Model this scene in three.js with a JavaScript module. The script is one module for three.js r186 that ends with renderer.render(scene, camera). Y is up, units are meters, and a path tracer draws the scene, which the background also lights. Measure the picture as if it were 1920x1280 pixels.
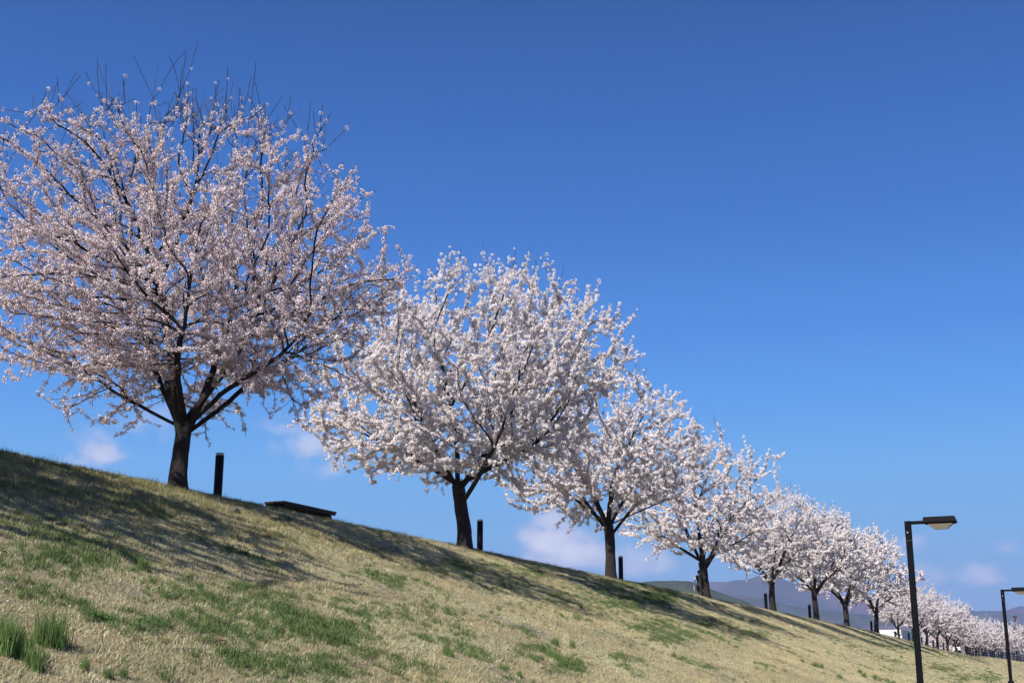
import * as THREE from 'three';
import { ImprovedNoise } from 'three/addons/math/ImprovedNoise.js';
import { mergeGeometries } from 'three/addons/utils/BufferGeometryUtils.js';
import { RoundedBoxGeometry } from 'three/addons/geometries/RoundedBoxGeometry.js';

// ---------------------------------------------------------------- camera, sky, sun, exposure
const scene = new THREE.Scene();
const EYE = 1.65, EXPOSURE = 1.5;
const camera = new THREE.PerspectiveCamera(29.863, 1024 / 682, 0.1, 40000);
camera.position.set(0, EYE, 0);
camera.rotation.set(Math.atan(632 / 2400), 0, 0);

const renderer = new THREE.WebGLRenderer({ antialias: true });
renderer.setSize(1024, 682);
renderer.toneMapping = THREE.LinearToneMapping;
renderer.toneMappingExposure = EXPOSURE;
renderer.shadowMap.enabled = true;

const rad = Math.PI / 180;
const AZ = 23.94 * rad;                                  // the crest of the bank runs this way
const AX = Math.sin(AZ), AD = Math.cos(AZ);              // along the crest (x, depth)
const NX = -Math.cos(AZ), ND = Math.sin(AZ);             // across it, away from the camera
const sunDir = new THREE.Vector3(-3.13, 5.0, 4.08).normalize();
const sun = new THREE.DirectionalLight(new THREE.Color(1.0, 0.95, 0.88), 4.9);
sun.position.set(0, 6, -60).addScaledVector(sunDir, 200);
sun.target.position.set(0, 6, -60);
sun.castShadow = true;
sun.shadow.mapSize.set(4096, 4096);
Object.assign(sun.shadow.camera, { left: -120, right: 120, top: 120, bottom: -120, near: 1, far: 500 });
scene.add(sun, sun.target);

const noise3 = new ImprovedNoise();
function fbm(x, y, z, o = 4) { let s = 0, a = 0.5, t = 0; for (let i = 0; i < o; i++) { s += a * noise3.noise(x, y, z); t += a; a *= 0.5; x = x * 2.03 + 11.7; y = y * 2.03 + 5.3; z = z * 2.03 + 7.9; } return s / t; }
function rngOf(seed) { let a = seed >>> 0; return () => { a = (a + 0x6D2B79F5) >>> 0; let t = a; t = Math.imul(t ^ (t >>> 15), t | 1); t ^= t + Math.imul(t ^ (t >>> 7), t | 61); return ((t ^ (t >>> 14)) >>> 0) / 4294967296; }; }
const lerp = (a, b, t) => a + (b - a) * t, clamp = (x, a = 0, b = 1) => Math.min(b, Math.max(a, x));
const sstep = (a, b, x) => { const t = clamp((x - a) / (b - a)); return t * t * (3 - 2 * t); };
const s2l = c => c <= 0.04045 ? c / 12.92 : Math.pow((c + 0.055) / 1.055, 2.4);
const srgb = (r, g, b) => [s2l(r / 255) / EXPOSURE, s2l(g / 255) / EXPOSURE, s2l(b / 255) / EXPOSURE];
function table(rows, x) { if (x <= rows[0][0]) return rows[0].slice(1); for (let i = 1; i < rows.length; i++) if (x <= rows[i][0]) { const t = (x - rows[i - 1][0]) / (rows[i][0] - rows[i - 1][0]); return rows[i].slice(1).map((v, k) => lerp(rows[i - 1][k + 1], v, t)); } return rows[rows.length - 1].slice(1); }
const table1 = (rows, x) => table(rows, x)[0];

{
  const W = 4096, Hh = 2048, data = new Float32Array(W * Hh * 4);
  const stops = [[0, 144.4, 188.2, 225.0], [3, 134.9, 185.3, 226.9], [6, 123.9, 184.8, 236.3], [9, 112.3, 180.8, 242.9], [12, 90.9, 163.4, 240.9], [15, 76.3, 145.1, 228.9], [20, 59.2, 120.3, 201.8], [25, 49.7, 104.5, 182.8], [30, 41.3, 90.0, 160.3], [45, 42, 82, 150], [90, 36, 68, 132]].map(([e, r, g, b]) => [e, ...srgb(r, g, b)]);
  const clouds = [[-18.08,9.28,1.15,0.6,0.75],[-18.87,9.69,0.95,0.6,0.35],[-15.95,10.53,1.19,0.84,0.55],[-17.56,11.12,0.72,0.36,0.3],[-9.97,10.78,1.43,0.6,0.4],[-10.62,9.59,0.6,0.48,0.5],[-8.73,9.52,1.43,0.84,0.75],[-9.52,8.69,1.43,0.43,0.3],[-7.72,10.84,1.43,0.72,0.35],[1.66,5.99,1.07,1.0,1.1],[2.96,5.4,1.43,0.95,0.9],[1.18,5.06,1.43,0.6,0.7],[4.47,4.81,2.15,0.72,0.65],[6.58,4.8,1.91,0.72,0.5],[8.42,4.32,1.91,0.48,0.4],[-4.08,9.02,0.95,0.29,0.35],[16.8,5.51,1.07,0.6,0.6],[17.77,4.05,1.43,0.6,0.5],[15.82,3.98,1.19,0.48,0.3],[19.88,4.0,1.19,0.6,0.55],[21.23,5.15,0.95,0.36,0.45],[18.7,5.01,1.43,0.6,0.3],[-1.21,9.99,1.19,0.33,0.2]].map(c => [...c]);
  const R = rngOf(77);
  for (let az = 30; az < 330; az += 2.2) {                 // the same scattered fair-weather clouds all round the horizon
    if (R() < 0.75) clouds.push([az + R() * 2, 3.4 + R() * R() * 8, 0.6 + R() * 1.6, 0.3 + R() * 0.6, 0.25 + R() * 0.6]);
  }
  const sunAz = Math.atan2(sunDir.x, -sunDir.z), sunEl = Math.asin(sunDir.y);
  const buckets = Array.from({ length: 360 }, () => []);
  for (const c of clouds) for (let k = -6; k <= 6; k++) buckets[((Math.floor(c[0]) + k) % 360 + 360) % 360].push(c);
  for (let j = 0; j < Hh; j++) {
    const el = ((j + 0.5) / Hh - 0.5) * Math.PI, ed = el / rad, base = table(stops, Math.max(0, ed));
    const ce = Math.cos(el), se = Math.sin(el);
    for (let i = 0; i < W; i++) {
      const th = ((i + 0.5) / W - 0.5) * 2 * Math.PI, x = Math.cos(th) * ce, z = Math.sin(th) * ce;
      const g = Math.acos(clamp(x * sunDir.x + se * sunDir.y + z * sunDir.z, -1, 1)) / rad;
      const glow = 1 + 0.55 * Math.exp(-((g / 32) ** 2)) + 1.2 * Math.exp(-((g / 10) ** 2));
      let r = base[0] * glow, gr = base[1] * glow, b = base[2] * (0.55 + 0.45 * glow);
      if (ed > 0.5 && ed < 16) {
        const az = Math.atan2(x, -z) / rad; let m = 0;
        for (const c of buckets[((Math.floor(az)) % 360 + 360) % 360]) {
          let da = az - c[0]; if (da > 180) da -= 360; if (da < -180) da += 360;
          const q = (da / c[2]) ** 2 + ((ed - c[1]) / (c[3] * (ed < c[1] ? 0.8 : 1.1))) ** 2;
          if (q < 6) m = Math.max(m, c[4] * Math.exp(-q * 0.6));
        }
        if (m > 0.02) {
          const n = fbm(x * 34, se * 58, z * 34, 6), n2 = fbm(x * 110 + 4, se * 150, z * 110, 4);
          let a = sstep(0.22, 0.92, m * 1.2 + n * 1.5 * Math.sqrt(m) + n2 * 0.5 * Math.sqrt(m)) * clamp(0.25 + m * 0.8, 0, 0.92);
          const lit = clamp(0.10 + n * 0.9 + m * 0.65);
          const cr = lerp(0.40, 0.84, lit) / EXPOSURE, cg = lerp(0.45, 0.87, lit) / EXPOSURE, cb = lerp(0.76, 0.98, lit) / EXPOSURE;
          r = lerp(r, cr, a); gr = lerp(gr, cg, a); b = lerp(b, cb, a);
        }
      }
      const o = (j * W + i) * 4; data[o] = r; data[o + 1] = gr; data[o + 2] = b; data[o + 3] = 1;
    }
  }
  const sky = new THREE.DataTexture(data, W, Hh, THREE.RGBAFormat, THREE.FloatType);
  sky.mapping = THREE.EquirectangularReflectionMapping; sky.magFilter = THREE.LinearFilter; sky.minFilter = THREE.LinearFilter; sky.needsUpdate = true;
  scene.background = sky; scene.environment = sky;
}

// ---------------------------------------------------------------- helpers
const names = new Map();
function numbered(n) { const k = names.get(n) || 0; names.set(n, k + 1); return k ? n + '_' + String(k).padStart(3, '0') : n; }
function shade(o) { o.traverse(m => { if (m.isMesh) { m.castShadow = true; m.receiveShadow = true; } }); return o; }
function tag(o, label, category, group) { o.userData = { ...o.userData, label, category }; if (group) o.userData.group = group; return o; }
function thing(name, label, category, pos = [0, 0, 0], turn = 0, group) { const g = new THREE.Group(); g.name = numbered(name); g.position.set(...pos); g.rotation.y = turn; tag(g, label, category, group); scene.add(g); return g; }
function part(name, geo, m, parent) { const o = new THREE.Mesh(geo, m); o.name = name; parent.add(o); return o; }
function structure(name, geo, m) { const o = new THREE.Mesh(geo, m); o.name = numbered(name); o.userData = { kind: 'structure' }; scene.add(o); return o; }
const box = (w, h, d, x = 0, y = 0, z = 0) => new THREE.BoxGeometry(w, h, d).toNonIndexed().translate(x, y, z);
const rbox = (w, h, d, r, x = 0, y = 0, z = 0) => new RoundedBoxGeometry(w, h, d, 2, r).translate(x, y, z);
const std = (c, rough = 0.8, o = {}) => { const m = new THREE.MeshStandardMaterial({ roughness: rough, ...o }); m.color.setRGB(...c); return m; };
function geoOf(pos, idx, extra = {}) { const g = new THREE.BufferGeometry(); g.setAttribute('position', new THREE.Float32BufferAttribute(pos, 3)); if (idx) g.setIndex(idx); for (const k in extra) g.setAttribute(k, new THREE.Float32BufferAttribute(extra[k][0], extra[k][1])); return g; }
function grainTexture(size, fn, repeat) { const d = new Uint8Array(size * size * 4); for (let j = 0; j < size; j++) for (let i = 0; i < size; i++) { const c = fn(i / size, j / size); const o = (j * size + i) * 4; d[o] = clamp(c[0]) * 255; d[o + 1] = clamp(c[1]) * 255; d[o + 2] = clamp(c[2]) * 255; d[o + 3] = 255; } const t = new THREE.DataTexture(d, size, size); t.wrapS = t.wrapT = THREE.RepeatWrapping; t.magFilter = THREE.LinearFilter; t.minFilter = THREE.LinearMipmapLinearFilter; t.generateMipmaps = true; if (repeat) t.repeat.set(...repeat); t.needsUpdate = true; return t; }
// noise that repeats over the unit square
function tileNoise(u, v, f, z) { const a = u * 2 * Math.PI, b = v * 2 * Math.PI, k = f / 6.283; return noise3.noise(Math.cos(a) * k + 9, Math.sin(a) * k + z, Math.cos(b) * k * 0.7 + Math.sin(b) * k * 1.3) ; }

// ---------------------------------------------------------------- the bank
// a: metres along the crest from the first tree, d: metres down from the crest towards the camera
const SC = 17.781;
const CREST = [[-80, 5.7], [92, 5.7], [113, 5.56], [128, 5.36], [146, 5.2], [175, 5.16], [203, 5.18], [220, 4.9], [235, 4.52], [270, 3.9], [330, 3.5]];
const bend = a => a < 190 ? 0 : a < 206 ? 0.165 * (a - 190) * (a - 190) / 32 : 0.165 * (a - 198);
const worldOf = (a, d) => { const x = -7.25 + AX * a - NX * d, D = 27.49 + AD * a - ND * d; return [x, D]; };
function bankHeight(a, d0) {
  const d = d0 - bend(a), H = table1(CREST, a), k = 0.5;
  let y = H + 0.04 - 0.4 * (d > 12 ? d : k * Math.log(1 + Math.exp(d / k)));
  y -= 0.3 * sstep(0, -1.9, d);
  if (d < -6.5) y -= 0.42 * (-6.5 - d);
  y += 0.05 * fbm(a * 0.35, 3.1, d * 0.5, 3) * sstep(-3, 0.5, d) + 0.022 * fbm(a * 1.7, 9.1, d * 1.9, 2);
  const m = 0.35; y = 0.5 * (y + Math.sqrt(y * y + m * m)) ;                                  // rounds into the level ground at the foot
  return y - 0.02;
}
function onBank(a, d, lift = 0) { const [x, D] = worldOf(a, d); return new THREE.Vector3(x, bankHeight(a, d) + lift, -D); }
const GREEN = [[-9.62,5.84,1.43,-0.38,-1.06,1.04,0.5],[-10.01,6.67,1.82,-0.4,-0.86,0.81,0.7],[-11.75,8.73,0.53,-0.05,-0.24,0.22,1.0],[-11.58,8.95,0.54,-0.05,-0.21,0.18,0.8],[-9.56,7.78,0.98,-0.14,-0.75,0.61,0.7],[-8.54,7.81,1.24,-0.17,-1.01,0.76,0.8],[-8.98,8.54,1.41,-0.14,-1.07,0.76,0.9],[-8.75,9.01,1.56,-0.1,-1.36,0.91,0.95],[-9.29,9.8,1.43,-0.03,-0.86,0.54,0.95],[-8.62,9.97,1.28,-0.01,-0.64,0.37,0.85],[-7.65,5.94,0.96,-0.22,-0.51,0.43,0.4],[-10.17,8.8,0.55,-0.05,-0.67,0.51,0.6],[-10.89,9.7,0.58,-0.02,-0.48,0.35,0.7],[-7.25,8.0,1.58,-0.18,-1.36,0.9,0.6],[-6.48,8.3,1.36,-0.13,-1.48,0.9,0.45],[-1.16,5.51,1.16,-0.22,-1.67,0.99,0.25],[-4.63,8.12,1.84,-0.18,-1.36,0.76,0.35],[-3.1,7.97,1.65,-0.16,-2.14,1.1,0.45],[-3.22,8.42,0.92,-0.07,-1.3,0.64,0.5],[-1.58,9.03,1.04,-0.05,-0.59,0.25,0.7],[-1.71,9.76,0.76,-0.01,-0.69,0.27,0.7],[24.24,1.78,7.31,-1.22,-6.15,2.11,0.4],[17.32,4.51,5.29,-0.69,-4.39,1.47,0.6],[11.96,6.9,3.27,-0.28,-3.22,1.02,0.6],[11.22,7.57,3.11,-0.22,-1.98,0.6,0.7],[13.89,4.35,6.07,-0.89,-3.7,1.37,0.4],[11.67,3.08,4.1,-0.77,-3.34,1.45,0.35],[22.88,5.58,4.38,-0.41,-3.87,1.04,0.4],[6.25,3.58,3.01,-0.62,-1.68,0.84,0.5],[2.75,3.35,1.61,-0.38,-0.94,0.55,0.3],[5.49,5.09,1.86,-0.3,-1.33,0.61,0.35],[1.17,-0.11,0.57,-0.22,-0.62,0.48,0.8],[24.49,6.31,5.82,-0.44,-2.92,0.71,0.4],[-11.79,9.79,0.42,-0.01,-0.41,0.33,0.4],[-12.13,8.02,0.52,-0.08,-0.33,0.34,0.35],[-7.92,10.09,0.83,-0.0,-0.31,0.17,0.5],[25.37,2.66,4.99,-0.73,-4.42,1.4,0.8],[82.41,4.48,28.06,-1.47,-11.33,1.42,0.3],[72.64,3.59,23.16,-1.54,-7.01,1.03,0.3],[73.76,8.34,23.03,-0.41,-11.76,1.13,0.4],[84.54,9.93,22.18,-0.04,-11.47,0.82,0.65],[97.67,5.19,28.72,-1.15,-14.79,1.52,0.3]];
function greenness(a, d) {
  let g = 0;
  for (const [ca, cd, a1, d1, a2, d2, s] of GREEN) {
    const det = a1 * d2 - a2 * d1, x = a - ca, y = d - cd, u = (x * d2 - a2 * y) / det, v = (a1 * y - x * d1) / det, q = u * u + v * v;
    if (q < 4) g = Math.max(g, s * Math.exp(-q * 0.8));
  }
  const n = fbm(a * 0.9 + 3, d * 1.3, 1.7, 4);
  g = g * clamp(0.75 + n * 1.9, 0, 1.3);
  const far = sstep(20, 70, a);
  g = Math.max(g, far * 0.5 * sstep(0.14, 0.36, fbm(a * 0.07, d * 0.55, 8.2, 4)));
  g = Math.max(g, 0.45 * sstep(0.12, 0.34, fbm(a * 0.5 + 30, d * 0.8, 5.1, 4)) * (1 - far));
  return clamp(g);
}
// the left shoulder of the bank carries olive weeds
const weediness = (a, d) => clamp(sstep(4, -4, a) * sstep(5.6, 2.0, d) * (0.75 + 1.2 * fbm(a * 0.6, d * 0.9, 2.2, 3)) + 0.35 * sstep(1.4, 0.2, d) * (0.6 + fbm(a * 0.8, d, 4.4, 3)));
const thinness = (a, d) => sstep(0.12, 0.4, fbm(a * 0.8 + 7, d * 1.2, 14.3, 4));

const groundMat = std([1, 1, 1], 1.0, { vertexColors: true });
groundMat.bumpMap = grainTexture(256, (u, v) => { const n = 0.5 + 0.5 * tileNoise(u, v, 60, 3) + 0.3 * tileNoise(u, v, 140, 8); return [n, n, n]; });
groundMat.bumpScale = 0.02;
{
  const as = [], ds = [];
  for (let a = -60; a < 340; a += a < 70 ? 0.5 : 1.5) as.push(a);
  for (let d = -30; d <= 24; d += d > -2 && d < 14.5 ? 0.3 : 1.2) ds.push(d);
  const pos = [], col = [], uv = [], idx = [];
  for (const a of as) for (const d of ds) {
    const p = onBank(a, d); pos.push(p.x, p.y, p.z); uv.push(a, d);
    const g = greenness(a, d) * 0.5, t = thinness(a, d), n = 0.85 + 0.5 * fbm(a * 3, d * 3, 2, 3);
    const c = [lerp(lerp(0.30, 0.23, t), 0.12, g) * n, lerp(lerp(0.235, 0.185, t), 0.15, g) * n, lerp(lerp(0.125, 0.13, t), 0.05, g) * n]; col.push(...c);
  }
  const n = ds.length;
  for (let i = 0; i + 1 < as.length; i++) for (let j = 0; j + 1 < n; j++) { const k = i * n + j; idx.push(k, k + n, k + 1, k + 1, k + n, k + n + 1); }
  const g = geoOf(pos, idx, { color: [col, 3], uv: [uv, 2] }); g.computeVertexNormals();
  structure('embankment', g, groundMat);
}
{
  // level ground beyond the bank in every direction, out to the mountains
  const g = new THREE.PlaneGeometry(60000, 60000, 1, 1).rotateX(-Math.PI / 2).translate(0, -0.25, 0);
  structure('plain', g, std([0.17, 0.16, 0.09], 1));
  const sh = new THREE.Shape(); const q = (a, d) => { const [x, D] = worldOf(a, d); return new THREE.Vector2(x, D); };
  sh.setFromPoints([q(-60, 16), q(200, 16), q(200, 60), q(-60, 60)]);
  const asphalt = std([0.055, 0.055, 0.058], 0.95);
  asphalt.bumpMap = grainTexture(256, (u, v) => { const n = 0.5 + 0.6 * tileNoise(u, v, 220, 1); return [n, n, n]; }); asphalt.bumpScale = 0.006;
  structure('car_park', new THREE.ShapeGeometry(sh).rotateX(-Math.PI / 2).translate(0, 0.012, 0), asphalt);
}

// ---------------------------------------------------------------- mountains
function ridge(name, profile, dist, depth, seed, tones, rough) {
  const pos = [], idx = [], col = [], nA = 420, nT = 50, a0 = profile[0][0] - 14, a1 = profile[profile.length - 1][0] + 16;
  for (let i = 0; i <= nA; i++) for (let j = 0; j <= nT; j++) {
    const az = lerp(a0, a1, i / nA), t = j / nT, dd = dist + depth * (t - 0.62), e = table1(profile, az);
    const H = Math.tan(e * rad) * dist + EYE;
    const x = Math.sin(az * rad) * dd, D = Math.cos(az * rad) * dd;
    const up = t < 0.62 ? Math.pow(t / 0.62, 1.15) : 1 - (t - 0.62) / 0.38;
    const w = rough * 1e-3, spur = 1 - Math.abs(fbm(x * w, seed, D * w, 5)) * 2;
    const taper = Math.sin(Math.PI * clamp(up, 0, 1));
    let y = H * (up - taper * 0.30 * (1 - spur)) + H * 0.018 * fbm(x * w * 9, seed + 3, D * w * 9, 3);
    const end = sstep(0, 0.08, i / nA) * sstep(1, 0.92, i / nA); y = Math.max(-1, y * end - (1 - end));
    pos.push(x, y, -D);
    const m = sstep(-0.12, 0.2, fbm(x * w * 3.1 + 5, seed, D * w * 3.1, 4)), k = 0.8 + 0.5 * fbm(x * w * 30, seed, D * w * 30, 2);
    for (let c = 0; c < 3; c++) col.push(lerp(tones[0][c], tones[1][c], m) * k);
  }
  for (let i = 0; i < nA; i++) for (let j = 0; j < nT; j++) { const k = i * (nT + 1) + j, l = k + nT + 1; idx.push(k, k + 1, l, k + 1, l + 1, l); }
  const g = geoOf(pos, idx, { color: [col, 3] }); g.computeVertexNormals();
  return structure(name, g, std([1, 1, 1], 1, { vertexColors: true }));
}
const conifer = [0.035, 0.055, 0.032], bare = [0.12, 0.078, 0.085];
ridge('wooded_hill', [[-4,2.6],[1,3.4],[4.46,3.98],[5.63,4.07],[6.33,4.13],[7.07,4.15],[7.72,4.11],[8.06,4.05],[8.86,3.7],[10.22,3.2],[11.34,2.6],[13,1.8],[17,0.8]], 1700, 700, 3.3, [conifer, [0.05, 0.065, 0.04]], 2.6);
ridge('mountain_range', [[5.62,3.77],[7.94,3.96],[8.73,4.09],[9.26,4.06],[9.72,4.14],[10.29,4.16],[10.94,4.38],[11.19,4.35],[12.05,4.04],[12.93,3.69],[14.68,3.38],[16.83,2.97],[18.72,2.7]], 8000, 4200, 8.8, [conifer, bare], 0.7);
ridge('mountain_range', [[16.8,2.64],[18.51,2.68],[19.2,2.75],[19.45,2.75],[19.65,2.63],[20.02,2.57],[20.52,2.62],[20.96,2.78],[21.3,2.86],[21.52,2.84],[22.81,2.65]], 9500, 4000, 21.4, [conifer, bare], 0.7);
ridge('foothill', [[8.61,3.4],[9.53,3.49],[10.1,3.5],[10.89,3.36],[11.78,3.08],[13.1,2.86],[14.64,2.67],[16.36,2.43],[18.68,2.29],[19.92,2.21],[21.35,2.1]], 5200, 2000, 15.1, [conifer, bare], 1.1);

scene.fog = new THREE.FogExp2(new THREE.Color(0.45, 0.54, 1.0), 0.00008);

// ---------------------------------------------------------------- cherry trees
const barkMap = (() => grainTexture(256, (u, v) => { const r = tileNoise(u, v, 46, 5), n = tileNoise(u, v, 120, 9), b = 0.72 + 0.45 * r + 0.35 * n; return [b, b * 0.97, b * 0.93]; }))();
const barkBump = grainTexture(256, (u, v) => { const r = Math.abs(tileNoise(u, v, 38, 4)), n = tileNoise(u, v, 110, 7); const h = 0.25 + r * 1.3 + n * 0.35; return [h, h, h]; });
const bark = std([0.044, 0.034, 0.030], 0.95, { map: barkMap, bumpMap: barkBump, bumpScale: 0.03 });
const twigBark = std([0.044, 0.033, 0.031], 0.9);

function clusterGeometry(seed, flowers, R, petal, inner, calyx) {
  const rnd = rngOf(seed), pos = [], col = [], n = new THREE.Vector3(), u = new THREE.Vector3(), w = new THREE.Vector3(), c = new THREE.Vector3();
  const put = (v, k) => { pos.push(v.x, v.y, v.z); col.push(...k); };
  for (let i = 0; i < flowers; i++) {
    const t = i * 2.39996 + rnd(), yy = 1 - 2 * (i + 0.5) / flowers, r0 = Math.sqrt(1 - yy * yy);
    n.set(Math.cos(t) * r0 + (rnd() - 0.5) * 0.7, yy + (rnd() - 0.5) * 0.7, Math.sin(t) * r0 + (rnd() - 0.5) * 0.7).normalize();
    c.copy(n).multiplyScalar(R * (0.62 + 0.5 * rnd()));
    u.set(rnd() - 0.5, rnd() - 0.5, rnd() - 0.5).cross(n).normalize(); w.crossVectors(n, u);
    const L = petal * (0.85 + 0.3 * rnd()), f = 0.93 + 0.12 * rnd(), cup = 0.15 + 0.45 * rnd();
    for (let p = 0; p < 5; p++) {
      const an = p * 1.2566 + rnd() * 0.25, at = (ang, rr, h) => new THREE.Vector3().copy(c).addScaledVector(u, Math.cos(ang) * rr).addScaledVector(w, Math.sin(ang) * rr).addScaledVector(n, h);
      const o = at(an, 0.001, 0), l = at(an - 0.55, L * 0.74, L * cup * 0.5), r = at(an + 0.55, L * 0.74, L * cup * 0.5), tip = at(an, L, L * cup);
      const k = [0.87 * f, 0.87 * f, 0.86 * f], ki = inner;
      put(o, ki); put(l, k); put(tip, k); put(o, ki); put(tip, k); put(r, k);
    }
  }
  for (let i = 0; i < calyx; i++) {
    n.set(rnd() - 0.5, rnd() - 0.5, rnd() - 0.5).normalize(); u.set(rnd() - 0.5, rnd() - 0.5, rnd() - 0.5).cross(n).normalize();
    const k = [0.26, 0.10, 0.075], q = R * (0.85 + 0.45 * rnd());
    put(c.copy(n).multiplyScalar(R * 0.1), k); put(c.copy(n).multiplyScalar(q).addScaledVector(u, 0.005), k); put(c.copy(n).multiplyScalar(q).addScaledVector(u, -0.005), k);
  }
  const g = geoOf(pos, null, { color: [col, 3] }); g.computeVertexNormals(); return g;
}
const petalMat = new THREE.MeshPhysicalMaterial({ roughness: 0.9, transmission: 0.12, thickness: 0, vertexColors: true, side: THREE.DoubleSide, specularIntensity: 0.3 });
const CLUSTER_WHITE = clusterGeometry(5, 14, 0.048, 0.021, [0.84, 0.78, 0.77], 2);
const CLUSTER_PINK = clusterGeometry(9, 12, 0.046, 0.020, [0.72, 0.55, 0.55], 4);
const CLUSTER_FAR = clusterGeometry(12, 10, 0.050, 0.028, [0.85, 0.80, 0.79], 1);

function tubes(chains, X, rad_) {
  // chains: arrays of node numbers; X: positions; rad_: radii
  const pos = [], idx = [], uv = [], T = new THREE.Vector3(), U = new THREE.Vector3(), V = new THREE.Vector3(), P = new THREE.Vector3();
  for (const ch of chains) {
    const r0 = rad_(ch[Math.min(1, ch.length - 1)], 0, ch), segs = r0 > 0.09 ? 12 : r0 > 0.035 ? 7 : r0 > 0.014 ? 5 : 3;
    let base = pos.length / 3, len = 0; U.set(1, 0, 0);
    for (let i = 0; i < ch.length; i++) {
      const p = X[ch[i]], a = X[ch[Math.max(0, i - 1)]], b = X[ch[Math.min(ch.length - 1, i + 1)]];
      T.subVectors(b, a).normalize(); U.addScaledVector(T, -U.dot(T)); if (U.lengthSq() < 1e-4) U.set(0, 0, 1).addScaledVector(T, -T.z); U.normalize(); V.crossVectors(T, U);
      if (i) len += p.distanceTo(a);
      const r = rad_(ch[i], i, ch);
      for (let k = 0; k <= segs; k++) {
        const an = k / segs * 2 * Math.PI, lump = r > 0.05 ? 1 + 0.13 * noise3.noise(Math.cos(an) * 1.6 + p.x * 3, p.y * 3.1, Math.sin(an) * 1.6 + p.z * 3) : 1;
        P.copy(p).addScaledVector(U, Math.cos(an) * r * lump).addScaledVector(V, Math.sin(an) * r * lump);
        pos.push(P.x, P.y, P.z); uv.push(k / segs * Math.max(1, Math.round(r * 9)), len * 0.9);
      }
      if (i) for (let k = 0; k < segs; k++) { const q = base + i * (segs + 1) + k, s = q - segs - 1; idx.push(s, s + 1, q, s + 1, q + 1, q); }
    }
  }
  const g = geoOf(pos, idx, { uv: [uv, 2] }); g.computeVertexNormals(); return g;
}

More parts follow.
